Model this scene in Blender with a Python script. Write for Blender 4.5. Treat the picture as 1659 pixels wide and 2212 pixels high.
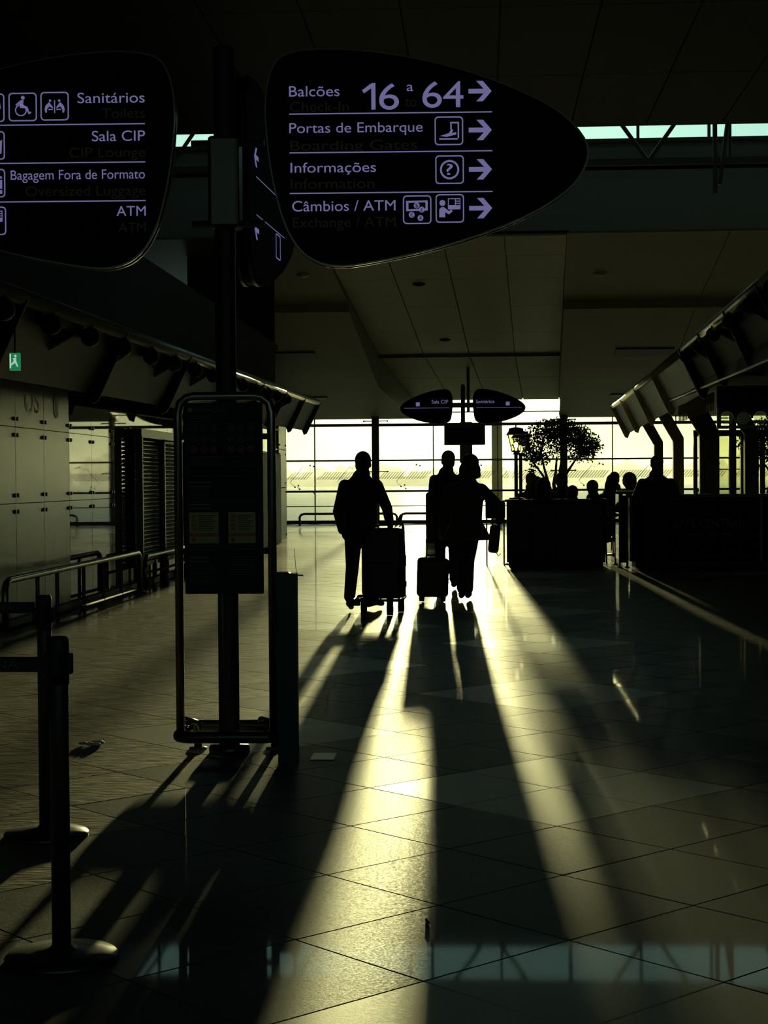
import bpy, bmesh, math, random
from mathutils import Vector, Matrix
random.seed(7)
R = math.radians
scene = bpy.context.scene
for o in list(bpy.data.objects):
    bpy.data.objects.remove(o)
COL = scene.collection

# ------------------------------------------------------------------ camera
cam_d = bpy.data.cameras.new('camera')
cam = bpy.data.objects.new('camera', cam_d)
COL.objects.link(cam)
cam_d.sensor_fit = 'VERTICAL'
cam_d.sensor_height = 36.0
cam_d.lens = 3600.0 / 2212.0 * 36.0          # a phone's 57 mm tele lens
cam_d.clip_start = 0.05
cam_d.clip_end = 6000
PITCH, YAW, ROLL = 1.130, 3.346, 0.401        # degrees: down, left, clockwise
cam.matrix_world = (Matrix.Translation((0, 0, 1.5)) @ Matrix.Rotation(R(YAW), 4, 'Z')
                    @ Matrix.Rotation(R(90 - PITCH), 4, 'X') @ Matrix.Rotation(-R(ROLL), 4, 'Z'))
scene.camera = cam

# ------------------------------------------------------------------ exposure
scene.view_settings.view_transform = 'Standard'
scene.view_settings.look = 'None'
scene.view_settings.gamma = 1.0
scene.view_settings.use_curve_mapping = False
scene.view_settings.exposure = 0.42
scene.cycles.use_denoising = True
scene.cycles.max_bounces = 5
scene.cycles.diffuse_bounces = 2
scene.cycles.glossy_bounces = 3
scene.cycles.volume_bounces = 0
scene.cycles.use_adaptive_sampling = True
scene.cycles.adaptive_threshold = 0.05
scene.cycles.adaptive_min_samples = 16
scene.cycles.transparent_max_bounces = 14
scene.cycles.sample_clamp_indirect = 4.0

# ------------------------------------------------------------------ sky and low sun
SUN = Vector((-0.0225, 1.0, 0.0525)).normalized()   # towards the sun
world = bpy.data.worlds.new('sky')
scene.world = world
world.use_nodes = True
nt = world.node_tree
nt.nodes.clear()
def N(t, **k):
    n = nt.nodes.new(t)
    for a, b in k.items():
        setattr(n, a, b)
    return n
tc = N('ShaderNodeTexCoord')
dot = N('ShaderNodeVectorMath', operation='DOT_PRODUCT')
dot.inputs[1].default_value = SUN
nrm = N('ShaderNodeVectorMath', operation='NORMALIZE')
nt.links.new(tc.outputs['Generated'], nrm.inputs[0])
nt.links.new(nrm.outputs[0], dot.inputs[0])
mx = N('ShaderNodeMath', operation='MAXIMUM')
mx.inputs[1].default_value = 0.0
nt.links.new(dot.outputs['Value'], mx.inputs[0])
def lobe(power, col, k):
    p = N('ShaderNodeMath', operation='POWER')
    p.inputs[1].default_value = power
    nt.links.new(mx.outputs[0], p.inputs[0])
    s = N('ShaderNodeVectorMath', operation='SCALE')
    s.inputs[0].default_value = [c * k for c in col]
    nt.links.new(p.outputs[0], s.inputs['Scale'])
    return s.outputs[0]
sep = N('ShaderNodeSeparateXYZ')
nt.links.new(nrm.outputs[0], sep.inputs[0])
zz = N('ShaderNodeMath', operation='ABSOLUTE')
nt.links.new(sep.outputs['Z'], zz.inputs[0])
iz = N('ShaderNodeMath', operation='SUBTRACT')
iz.inputs[0].default_value = 1.0
nt.links.new(zz.outputs[0], iz.inputs[1])
hz_ = N('ShaderNodeMath', operation='POWER')
hz_.inputs[1].default_value = 11.0
nt.links.new(iz.outputs[0], hz_.inputs[0])
mixc = N('ShaderNodeMix', data_type='RGBA')          # pale cyan above, yellow haze along the horizon
mixc.inputs['A'].default_value = (.46, .70, .66, 1)
mixc.inputs['B'].default_value = (.74, .74, .34, 1)
nt.links.new(hz_.outputs[0], mixc.inputs['Factor'])
pw = N('ShaderNodeMath', operation='POWER')
pw.inputs[1].default_value = 5.0
nt.links.new(mx.outputs[0], pw.inputs[0])
fa = N('ShaderNodeMath', operation='MULTIPLY_ADD')
fa.inputs[1].default_value = .60
fa.inputs[2].default_value = .40
nt.links.new(pw.outputs[0], fa.inputs[0])
sky0 = N('ShaderNodeVectorMath', operation='SCALE')
nt.links.new(mixc.outputs['Result'], sky0.inputs[0])
nt.links.new(fa.outputs[0], sky0.inputs['Scale'])
acc = sky0.outputs[0]
for power, col, k in ((70, (1, .98, .36), .46), (300, (1, .98, .55), 1.2), (900, (1, .97, .60), 3.2)):
    a = N('ShaderNodeVectorMath', operation='ADD')
    nt.links.new(acc, a.inputs[0])
    nt.links.new(lobe(power, col, k), a.inputs[1])
    acc = a.outputs[0]
bg = N('ShaderNodeBackground')
bg.inputs['Strength'].default_value = 1.0
nt.links.new(acc, bg.inputs['Color'])
wo = N('ShaderNodeOutputWorld')
nt.links.new(bg.outputs[0], wo.inputs['Surface'])

sun_d = bpy.data.lights.new('sun', 'SUN')
sun_d.energy = 3.6
sun_d.color = (1.0, 0.92, 0.48)
sun_d.angle = R(0.8)
sun = bpy.data.objects.new('sun', sun_d)
COL.objects.link(sun)
sun.location = (0, 40, 30)
sun.rotation_euler = SUN.to_track_quat('Z', 'Y').to_euler()

# ------------------------------------------------------------------ materials
MATS = {}
def mat(name, col, rough=.5, metal=0.0, coat=0.0, coat_rough=.05, spec=.5, emit=None, estr=0.0,
        noise=0.0, nscale=20.0, bump=0.0, bscale=60.0, stretch=(1, 1, 1), rand=0.0, nrough=0.0):
    m = bpy.data.materials.new(name)
    MATS[name] = m
    m.use_nodes = True
    t = m.node_tree
    b = t.nodes['Principled BSDF']
    b.inputs['Base Color'].default_value = (*col, 1)
    b.inputs['Roughness'].default_value = rough
    b.inputs['Metallic'].default_value = metal
    b.inputs['Coat Weight'].default_value = coat
    b.inputs['Coat Roughness'].default_value = coat_rough
    b.inputs['Specular IOR Level'].default_value = spec
    if emit:
        b.inputs['Emission Color'].default_value = (*emit, 1)
        b.inputs['Emission Strength'].default_value = estr
    if noise or bump or nrough:
        c = t.nodes.new('ShaderNodeTexCoord')
        mp = t.nodes.new('ShaderNodeMapping')
        mp.inputs['Scale'].default_value = stretch
        t.links.new(c.outputs['Object'], mp.inputs['Vector'])
        vec = mp.outputs[0]
        if rand:
            oi = t.nodes.new('ShaderNodeObjectInfo')
            sc = t.nodes.new('ShaderNodeVectorMath'); sc.operation = 'SCALE'
            sc.inputs[0].default_value = (37, 19, 53)
            t.links.new(oi.outputs['Random'], sc.inputs['Scale'])
            ad = t.nodes.new('ShaderNodeVectorMath'); ad.operation = 'ADD'
            t.links.new(vec, ad.inputs[0]); t.links.new(sc.outputs[0], ad.inputs[1])
            vec = ad.outputs[0]
    if noise:
        n = t.nodes.new('ShaderNodeTexNoise')
        n.inputs['Scale'].default_value = nscale
        n.inputs['Detail'].default_value = 5
        t.links.new(vec, n.inputs['Vector'])
        mix = t.nodes.new('ShaderNodeMix'); mix.data_type = 'RGBA'
        mix.inputs['A'].default_value = (*[c0 * (1 - noise) for c0 in col], 1)
        mix.inputs['B'].default_value = (*[min(1, c0 * (1 + noise)) for c0 in col], 1)
        t.links.new(n.outputs['Fac'], mix.inputs['Factor'])
        t.links.new(mix.outputs['Result'], b.inputs['Base Color'])
        if nrough:
            mr = t.nodes.new('ShaderNodeMapRange')
            mr.inputs['From Min'].default_value = .3; mr.inputs['From Max'].default_value = .7
            mr.inputs['To Min'].default_value = rough - nrough; mr.inputs['To Max'].default_value = rough + nrough
            t.links.new(n.outputs['Fac'], mr.inputs['Value'])
            t.links.new(mr.outputs[0], b.inputs['Roughness'])
    if bump:
        n2 = t.nodes.new('ShaderNodeTexNoise')
        n2.inputs['Scale'].default_value = bscale
        n2.inputs['Detail'].default_value = 3
        t.links.new(vec, n2.inputs['Vector'])
        bp = t.nodes.new('ShaderNodeBump')
        bp.inputs['Strength'].default_value = bump
        bp.inputs['Distance'].default_value = .004
        t.links.new(n2.outputs['Fac'], bp.inputs['Height'])
        t.links.new(bp.outputs[0], b.inputs['Normal'])
    return m
def glass(name, tint, refl=.08, rough=.0):
    m = bpy.data.materials.new(name); MATS[name] = m
    m.use_nodes = True
    t = m.node_tree; t.nodes.clear()
    tr = t.nodes.new('ShaderNodeBsdfTransparent'); tr.inputs[0].default_value = (*tint, 1)
    gl = t.nodes.new('ShaderNodeBsdfGlossy'); gl.inputs['Roughness'].default_value = rough
    fr = t.nodes.new('ShaderNodeLayerWeight'); fr.inputs['Blend'].default_value = .25
    mu = t.nodes.new('ShaderNodeMath'); mu.operation = 'MULTIPLY'; mu.inputs[1].default_value = refl * 6
    t.links.new(fr.outputs['Fresnel'], mu.inputs[0])
    mi = t.nodes.new('ShaderNodeMixShader')
    t.links.new(mu.outputs[0], mi.inputs[0]); t.links.new(tr.outputs[0], mi.inputs[1]); t.links.new(gl.outputs[0], mi.inputs[2])
    o = t.nodes.new('ShaderNodeOutputMaterial'); t.links.new(mi.outputs[0], o.inputs[0])
    return m
mat('tile_light', (.62, .59, .43), rough=.44, coat=.20, coat_rough=.035, spec=.62, noise=.22, nscale=90, nrough=.05, bump=.06, bscale=160, rand=1)
mat('tile_grey', (.070, .073, .062), rough=.49, coat=.24, coat_rough=.035, spec=.28, noise=.6, nscale=120, nrough=.14, bump=.10, bscale=220, rand=1)
mat('tile_brown', (.20, .145, .065), rough=.52, coat=.18, coat_rough=.06, spec=.45, noise=.65, nscale=9, nrough=.16, stretch=(1, 3.2, 1), bump=.55, bscale=14, rand=1)
mat('mortar', (.03, .03, .025), rough=.9)
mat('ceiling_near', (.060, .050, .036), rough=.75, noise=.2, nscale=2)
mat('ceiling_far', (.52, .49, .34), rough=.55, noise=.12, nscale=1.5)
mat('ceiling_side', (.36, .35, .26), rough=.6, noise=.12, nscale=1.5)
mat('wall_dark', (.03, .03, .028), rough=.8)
mat('wall_blue', (.42, .54, .70), rough=.5)
mat('frame_grey', (.10, .10, .085), rough=.45)
mat('frame_pale', (.42, .42, .33), rough=.45)
mat('steel', (.34, .33, .30), rough=.28, metal=1.0)
mat('steel_dark', (.10, .10, .095), rough=.35, metal=.8)
mat('truss', (.20, .23, .25), rough=.5)
mat('black', (.012, .012, .012), rough=.55)
mat('black_gloss', (.010, .010, .014), rough=.18)
mat('sign_black', (.006, .006, .010), rough=.55, spec=.04)
mat('sign_rim', (.09, .09, .08), rough=.28, metal=.9)
mat('sign_white', (.5, .5, .6), rough=.5, emit=(.27, .24, .56), estr=.36)
mat('sign_amber', (.30, .24, .12), rough=.6)
mat('teal', (.012, .045, .055), rough=.4)
mat('board_blue', (.008, .024, .034), rough=.5, spec=.08)
mat('print_grey', (.10, .13, .13), rough=.6)
mat('print_orange', (.42, .20, .05), rough=.6)
mat('print_cream', (.50, .40, .22), rough=.6)
mat('print_red', (.5, .10, .04), rough=.6)
mat('panel_frost', (.40, .44, .38), rough=.25, spec=.8, noise=.08, nscale=3)
mat('panel_glass', (.115, .085, .09), rough=.02, spec=.75, bump=.015, bscale=1.2)
mat('panel_white', (.62, .62, .55), rough=.3)
mat('print_frost', (.19, .20, .17), rough=.4)
mat('shutter', (.26, .27, .25), rough=.30, metal=.7)
mat('door_brown', (.10, .035, .015), rough=.5)
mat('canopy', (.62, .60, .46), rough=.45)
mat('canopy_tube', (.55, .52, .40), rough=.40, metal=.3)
mat('exit_green', (.02, .25, .10), rough=.4, emit=(.03, .42, .17), estr=.30)
mat('exit_white', (.8, .9, .8), rough=.4, emit=(.55, .85, .65), estr=.5)
mat('skin', (.26, .15, .10), rough=.6)
mat('cloth_navy', (.020, .022, .026), rough=.85, bump=.2, bscale=120)
mat('cloth_grey', (.05, .05, .045), rough=.9, bump=.2, bscale=120)
mat('cloth_brown', (.055, .04, .028), rough=.9, bump=.2, bscale=120)
mat('cloth_green', (.03, .04, .03), rough=.9, bump=.2, bscale=120)
mat('denim', (.025, .03, .04), rough=.9, bump=.2, bscale=200)
mat('hair_dark', (.018, .013, .010), rough=.6, bump=.5, bscale=90, stretch=(1, 1, .15))
mat('hair_brown', (.06, .035, .018), rough=.55, bump=.5, bscale=90, stretch=(1, 1, .15))
mat('hair_grey', (.16, .15, .13), rough=.6, bump=.5, bscale=90, stretch=(1, 1, .15))
mat('leather', (.02, .015, .012), rough=.45)
mat('case_black', (.014, .014, .015), rough=.5, bump=.2, bscale=150)
mat('case_grey', (.03, .03, .03), rough=.4)
mat('rubber', (.01, .01, .01), rough=.8)
mat('column_brown', (.16, .13, .08), rough=.6)
mat('wood_dark', (.035, .022, .012), rough=.4, noise=.4, nscale=12, stretch=(1, 6, 1))
mat('bark', (.07, .045, .025), rough=.9, noise=.4, nscale=20, bump=.6, bscale=30)
mat('leaf', (.035, .05, .018), rough=.55)
mat('soil', (.03, .02, .012), rough=1)
mat('lace', (.72, .66, .42), rough=.7)
mat('lamp_bulb', (.9, .8, .6), rough=.4, emit=(1.0, .72, .40), estr=5.0)
mat('screen', (.012, .015, .015), rough=.4, spec=.1)
mat('apron', (.34, .34, .27), rough=.65, noise=.15, nscale=.02)
mat('tree_far', (.06, .08, .03), rough=.9)
mat('paper', (.7, .68, .55), rough=.6)
mat('china', (.7, .7, .65), rough=.25)
mat('tape', (.02, .02, .022), rough=.7)
mat('tape_print', (.13, .13, .12), rough=.7)
mat('counter_black', (.008, .008, .008), rough=.45, spec=.08)
mat('cafe_letter', (.20, .19, .15), rough=.5)
glass('glass_clear', (.93, .94, .86), .07)
glass('glass_sky', (.86, .97, .95), .05)
glass('glass_lamp', (.80, .80, .70), .10)
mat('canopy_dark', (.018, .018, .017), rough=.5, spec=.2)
glass('glass_cafe', (.70, .72, .58), .12)

for _n in ('cloth_navy', 'cloth_grey', 'cloth_brown', 'cloth_green', 'denim', 'hair_dark', 'hair_brown', 'hair_grey'):
    _b = MATS[_n].node_tree.nodes['Principled BSDF']          # fuzzy fibres that catch light from behind
    _b.inputs['Sheen Weight'].default_value = .9
    _b.inputs['Sheen Roughness'].default_value = .25
    _b.inputs['Sheen Tint'].default_value = (1, .97, .85, 1)
# thin cloth lets light through
_t = MATS['lace'].node_tree
_tl = _t.nodes.new('ShaderNodeBsdfTranslucent'); _tl.inputs[0].default_value = (.80, .72, .45, 1)
_mx = _t.nodes.new('ShaderNodeMixShader'); _mx.inputs[0].default_value = .55
_t.links.new(_t.nodes['Principled BSDF'].outputs[0], _mx.inputs[1]); _t.links.new(_tl.outputs[0], _mx.inputs[2])
_t.links.new(_mx.outputs[0], _t.nodes['Material Output'].inputs[0])

# ------------------------------------------------------------------ mesh helpers
class MB:
    def __init__(self):
        self.v, self.f = [], []
    def add(self, vs, fs):
        o = len(self.v)
        self.v += [tuple(p) for p in vs]
        self.f += [tuple(i + o for i in q) for q in fs]
        return self
    def box(self, c, s, rz=0.0, rx=0.0, ry=0.0, taper=1.0):
        m = Matrix.Translation(c) @ Matrix.Rotation(rz, 4, 'Z') @ Matrix.Rotation(ry, 4, 'Y') @ Matrix.Rotation(rx, 4, 'X')
        x, y, z = [k / 2 for k in s]
        vs = [m @ Vector(p) for p in ((-x, -y, -z), (x, -y, -z), (x, y, -z), (-x, y, -z),
              (-x * taper, -y * taper, z), (x * taper, -y * taper, z), (x * taper, y * taper, z), (-x * taper, y * taper, z))]
        return self.add(vs, [(3, 2, 1, 0), (4, 5, 6, 7), (0, 1, 5, 4), (1, 2, 6, 5), (2, 3, 7, 6), (3, 0, 4, 7)])
    def bx(self, x0, x1, y0, y1, z0, z1):
        return self.box(((x0 + x1) / 2, (y0 + y1) / 2, (z0 + z1) / 2), (x1 - x0, y1 - y0, z1 - z0))
    def rbox(self, c, s, b=.02, rz=0.0, rx=0.0, ry=0.0, seg=2):
        bm = bmesh.new()
        bmesh.ops.create_cube(bm, size=1.0)
        bmesh.ops.scale(bm, vec=s, verts=bm.verts)
        bmesh.ops.bevel(bm, geom=bm.edges[:], offset=b, segments=seg, affect='EDGES', profile=.5)
        m = Matrix.Translation(c) @ Matrix.Rotation(rz, 4, 'Z') @ Matrix.Rotation(ry, 4, 'Y') @ Matrix.Rotation(rx, 4, 'X')
        bm.verts.index_update()
        vs = [m @ v.co for v in bm.verts]
        fs = [[v.index for v in f.verts] for f in bm.faces]
        bm.free()
        return self.add(vs, fs)
    def prism(self, pts, axis, a, b):
        """extrude a closed 2-D outline along an axis from a to b; axis 'Y': pts are (x,z); 'X': (y,z); 'Z': (x,y)"""
        def P(p, h):
            return {'Y': (p[0], h, p[1]), 'X': (h, p[0], p[1]), 'Z': (p[0], p[1], h)}[axis]
        n = len(pts)
        vs = [P(p, a) for p in pts] + [P(p, b) for p in pts]
        fs = [tuple(range(n))[::-1], tuple(range(n, 2 * n))]
        fs += [(i, (i + 1) % n, n + (i + 1) % n, n + i) for i in range(n)]
        return self.add(vs, fs)
    def tube(self, path, r, n=10, closed=False, caps=True):
        P = [Vector(p) for p in path]
        rs = r if isinstance(r, (list, tuple)) else [r] * len(P)
        vs, fs = [], []
        prev = None
        for i, p in enumerate(P):
            a = P[(i - 1) % len(P)] if (closed or i > 0) else p
            b = P[(i + 1) % len(P)] if (closed or i < len(P) - 1) else p
            d = (b - a).normalized()
            if prev is None:
                u = d.orthogonal().normalized()
            else:
                u = (prev - d * prev.dot(d))
                u = u.normalized() if u.length > 1e-6 else d.orthogonal().normalized()
            prev = u
            w = d.cross(u)
            for k in range(n):
                t = 2 * math.pi * k / n
                vs.append(p + (u * math.cos(t) + w * math.sin(t)) * rs[i])
        m = len(P)
        for i in range(m if closed else m - 1):
            j = (i + 1) % m
            fs += [(i * n + k, i * n + (k + 1) % n, j * n + (k + 1) % n, j * n + k) for k in range(n)]
        if not closed and caps:
            fs += [tuple(range(n))[::-1], tuple((m - 1) * n + k for k in range(n))]
        return self.add(vs, fs)
    def lathe(self, prof, c=(0, 0, 0), n=24):
        vs, fs = [], []
        for r, z in prof:
            for k in range(n):
                t = 2 * math.pi * k / n
                vs.append((c[0] + r * math.cos(t), c[1] + r * math.sin(t), c[2] + z))
        for i in range(len(prof) - 1):
            fs += [(i * n + k, i * n + (k + 1) % n, (i + 1) * n + (k + 1) % n, (i + 1) * n + k) for k in range(n)]
        fs += [tuple(range(n))[::-1], tuple((len(prof) - 1) * n + k for k in range(n))]
        return self.add(vs, fs)
    def ball(self, c, r, seg=16, rings=10):
        rx, ry, rz = r if isinstance(r, (tuple, list)) else (r, r, r)
        vs, fs = [], []
        for i in range(1, rings):
            a = math.pi * i / rings
            for k in range(seg):
                t = 2 * math.pi * k / seg
                vs.append((c[0] + rx * math.sin(a) * math.cos(t), c[1] + ry * math.sin(a) * math.sin(t), c[2] + rz * math.cos(a)))
        top, bot = len(vs), len(vs) + 1
        vs += [(c[0], c[1], c[2] + rz), (c[0], c[1], c[2] - rz)]
        for i in range(rings - 2):
            fs += [(i * seg + k, (i + 1) * seg + k, (i + 1) * seg + (k + 1) % seg, i * seg + (k + 1) % seg) for k in range(seg)]
        fs += [(top, k, (k + 1) % seg) for k in range(seg)]
        fs += [(bot, (rings - 2) * seg + (k + 1) % seg, (rings - 2) * seg + k) for k in range(seg)]
        return self.add(vs, fs)
    def mesh(self, name, m, smooth=False):
        me = bpy.data.meshes.new(name)
        me.from_pydata(self.v, [], self.f)
        me.materials.append(MATS[m] if isinstance(m, str) else m)
        if smooth:
            me.polygons.foreach_set('use_smooth', [True] * len(me.polygons))
        me.update()
        return me
    def build(self, name, m, parent=None, smooth=False, label=None):
        return put(name, self.mesh(name, m, smooth), parent, label)
def put(name, me, parent=None, label=None, loc=None, rz=0.0):
    o = bpy.data.objects.new(name, me)
    COL.objects.link(o)
    if parent:
        o.parent = parent
    if loc:
        o.location = loc
    if rz:
        o.rotation_euler = (0, 0, rz)
    if label:
        o['label'] = label
    return o
def tag(o, label, cat, group=None):
    o['label'] = label
    o['category'] = cat
    if group:
        o['group'] = group
    return o
def thing(name, label, cat, loc=(0, 0, 0), rz=0.0, group=None):
    return tag(put(name, None, None, None, loc, rz), label, cat, group)
def struct(o, label=None):
    o['kind'] = 'structure'
    if label:
        o['label'] = label
    return o
def shell(name, label):
    return struct(put(name, None), label)
def smooth_flat(o):
    return o
def arc(cx, cy, r, a0, a1, n):
    return [(cx + r * math.cos(R(a0 + (a1 - a0) * i / n)), cy + r * math.sin(R(a0 + (a1 - a0) * i / n))) for i in range(n + 1)]
def rrect(x0, x1, z0, z1, r, n=4):
    return (arc(x1 - r, z1 - r, r, 0, 90, n) + arc(x0 + r, z1 - r, r, 90, 180, n)
            + arc(x0 + r, z0 + r, r, 180, 270, n) + arc(x1 - r, z0 + r, r, 270, 360, n))
def ring(mb, outer, inner, y0, y1):
    """flat ring between two outlines of equal count in the XZ plane"""
    n = len(outer)
    vs = [(p[0], y0, p[1]) for p in outer] + [(p[0], y0, p[1]) for p in inner] + [(p[0], y1, p[1]) for p in outer] + [(p[0], y1, p[1]) for p in inner]
    fs = []
    for i in range(n):
        j = (i + 1) % n
        fs += [(i, j, n + j, n + i), (2 * n + i, 3 * n + i, 3 * n + j, 2 * n + j), (i, 2 * n + i, 2 * n + j, j), (n + i, n + j, 3 * n + j, 3 * n + i)]
    return mb.add(vs, fs)
def bez(pts, n=8):
    """closed smooth outline through points (Catmull-Rom)"""
    out = []
    m = len(pts)
    for i in range(m):
        p0, p1, p2, p3 = [Vector((*pts[(i + k) % m], 0)) for k in (-1, 0, 1, 2)]
        for s in range(n):
            t = s / n
            q = .5 * ((2 * p1) + (p2 - p0) * t + (2 * p0 - 5 * p1 + 4 * p2 - p3) * t * t + (3 * p1 - p0 - 3 * p2 + p3) * t ** 3)
            out.append((q.x, q.y))
    return out
DG = None
def text(name, body, m, parent, x0, x1, z, y, height=None, align='LEFT', depth=.002, rz=0.0):
    """lettering facing -Y, stretched to run from x0 to x1 with its baseline at z"""
    cu = bpy.data.curves.new('lettering', 'FONT')
    cu.body = body
    cu.size = 1.0
    cu.extrude = 0.0
    o = bpy.data.objects.new('lettering_tmp', cu)
    COL.objects.link(o)
    dg = bpy.context.evaluated_depsgraph_get()
    dg.update()
    me = bpy.data.meshes.new_from_object(o.evaluated_get(dg))
    bpy.data.objects.remove(o)
    bpy.data.curves.remove(cu)
    if not me.vertices:
        return None
    xs = [v.co.x for v in me.vertices]
    ys = [v.co.y for v in me.vertices]
    sx = (x1 - x0) / (max(xs) - min(xs))
    sz = sx if height is None else height / .70
    mx0 = min(xs)
    for v in me.vertices:
        v.co = Vector((x0 + (v.co.x - mx0) * sx, y, z + v.co.y * sz))
    me.name = name
    me.materials.clear()
    me.materials.append(MATS[m])
    return put(name, me, parent)
def remesh(mb, voxel, iters=4):
    """fuse the closed pieces of mb into one continuous smooth skin"""
    me = mb.mesh('tmp', 'black')
    o = bpy.data.objects.new('tmp', me)
    COL.objects.link(o)
    r = o.modifiers.new('r', 'REMESH'); r.mode = 'VOXEL'; r.voxel_size = voxel; r.use_smooth_shade = True
    s = o.modifiers.new('s', 'SMOOTH'); s.factor = .5; s.iterations = iters
    dg = bpy.context.evaluated_depsgraph_get(); dg.update()
    out = bpy.data.meshes.new_from_object(o.evaluated_get(dg))
    bpy.data.objects.remove(o); bpy.data.meshes.remove(me)
    return out

# ================================================================== FLOOR
S2 = math.sqrt(2)
U0, DU, V0, DV = 3.37, .645, 3.625, .615
floor = struct(MB().bx(-6.9, 13.2, -10, 56.4, -.10, -.012).build('floor', 'mortar'), 'polished stone floor of the terminal hall')
def tile_mesh(m):
    a, b = DU / 2 - .002, DV / 2 - .002
    mb = MB()
    c45 = math.cos(math.pi / 4)
    def W(u, v, z):
        return ((u - v) * c45, (u + v) * c45, z)
    vs = [W(su * a, sv * b, -.012) for su, sv in ((-1, -1), (1, -1), (1, 1), (-1, 1))]
    vs += [W(su * a, sv * b, -.0025) for su, sv in ((-1, -1), (1, -1), (1, 1), (-1, 1))]
    vs += [W(su * (a - .0025), sv * (b - .0025), 0) for su, sv in ((-1, -1), (1, -1), (1, 1), (-1, 1))]
    fs = [(8, 9, 10, 11)]
    for i in range(4):
        j = (i + 1) % 4
        fs += [(i, j, 4 + j, 4 + i), (4 + i, 4 + j, 8 + j, 8 + i)]
    mb.add(vs, fs)
    return mb.mesh('tile', m)
TILE = {k: tile_mesh(k) for k in ('tile_light', 'tile_grey', 'tile_brown')}
KIDX = ['tile_light', 'tile_grey', 'tile_brown']
tiles = []
for i in range(-20, 110):
    for j in range(-25, 110):
        u, v = U0 + (i + .5) * DU, V0 + (j + .5) * DV
        x, y = (u - v) / S2, (u + v) / S2
        if not (-6.6 < x < 12.9 and -3 < y < 55.9):
            continue
        zig = .35 * ((i + j) % 2)
        if i % 4 in (3, 0) and j % 4 in (2, 3) and -2.3 < x < 1.5 and not (y < 8 and x < -.6):
            k = 0
        elif -1.5 - zig < x < 1.05 + zig:
            k = 1
        else:
            k = 2
        seen = y > 4.2 and (-1075 / 3600 * y - .5 < x < 655 / 3600 * y + .5)
        tiles.append((y, seen, x, k))
near = sorted([t for t in tiles if t[1]])[:300]
nearset = set((t[0], t[2]) for t in near)
for y, s, x, k in near:
    o = put('tile', TILE[KIDX[k]], floor, None, (x, y, 0))
    o.rotation_euler = (random.gauss(0, .0007), random.gauss(0, .0007), 0)
vs, fs, mi = [], [], []
for y, s, x, k in tiles:
    if (y, x) in nearset:
        continue
    me = TILE[KIDX[k]]
    o = len(vs)
    ax, ay = random.gauss(0, .0009), random.gauss(0, .0009)
    for p in me.vertices:
        vs.append((x + p.co.x, y + p.co.y, p.co.z + ax * p.co.x + ay * p.co.y))
    for f in me.polygons:
        fs.append([o + q for q in f.vertices]); mi.append(k)
me = bpy.data.meshes.new('tile_field')
me.from_pydata(vs, [], fs)
for k in KIDX:
    me.materials.append(MATS[k])
me.polygons.foreach_set('material_index', mi)
o = put('tile_field', me, floor)
o['kind'] = 'stuff'

# ================================================================== SHELL WALLS
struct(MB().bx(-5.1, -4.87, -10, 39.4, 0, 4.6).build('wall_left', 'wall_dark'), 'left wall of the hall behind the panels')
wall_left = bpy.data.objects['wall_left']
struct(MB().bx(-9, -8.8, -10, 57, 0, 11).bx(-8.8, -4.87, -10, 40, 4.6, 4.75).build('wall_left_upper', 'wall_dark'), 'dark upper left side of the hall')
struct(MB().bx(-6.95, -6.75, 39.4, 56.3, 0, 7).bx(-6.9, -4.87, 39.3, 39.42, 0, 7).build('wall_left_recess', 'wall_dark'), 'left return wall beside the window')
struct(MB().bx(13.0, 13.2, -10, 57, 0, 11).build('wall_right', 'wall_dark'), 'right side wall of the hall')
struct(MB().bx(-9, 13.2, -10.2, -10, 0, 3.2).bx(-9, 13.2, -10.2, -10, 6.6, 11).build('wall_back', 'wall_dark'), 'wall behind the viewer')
w3 = shell('fill_window', 'unseen window strip added behind the viewer for cool fill light')  # unseen glazing, added to give the near signs and board cool fill
for k in range(10):
    x = -9 + 2.22 * k
    MB().bx(x + .04, x + 2.18, -10.11, -10.09, 3.2, 6.6).build('pane', 'glass_sky', w3)
    MB().bx(x - .04, x + .04, -10.18, -10.02, 3.2, 6.6).build('mullion', 'frame_grey', w3)
struct(MB().bx(-9, -2.2, 56.1, 56.35, 3.55, 11).bx(2.75, 13.2, 56.1, 56.35, 3.55, 11).bx(-2.2, 2.75, 56.1, 56.35, 4.2, 11)
       .build('wall_front', 'wall_dark'), 'wall above the end window')

# ================================================================== NEAR CEILING
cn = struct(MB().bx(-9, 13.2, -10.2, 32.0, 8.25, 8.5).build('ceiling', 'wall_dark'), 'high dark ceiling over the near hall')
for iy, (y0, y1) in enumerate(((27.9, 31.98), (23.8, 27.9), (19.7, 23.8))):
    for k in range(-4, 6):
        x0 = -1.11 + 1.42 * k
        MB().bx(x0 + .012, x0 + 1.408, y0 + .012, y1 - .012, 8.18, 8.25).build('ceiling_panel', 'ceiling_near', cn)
MB().bx(-9, 13.2, 31.9, 32.05, 8.18, 11.2).build('upstand', 'wall_dark', cn)
MB().bx(-9, 13.2, 31.9, 38.0, 11.0, 11.2).build('roof_slab', 'wall_dark', cn)

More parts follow.
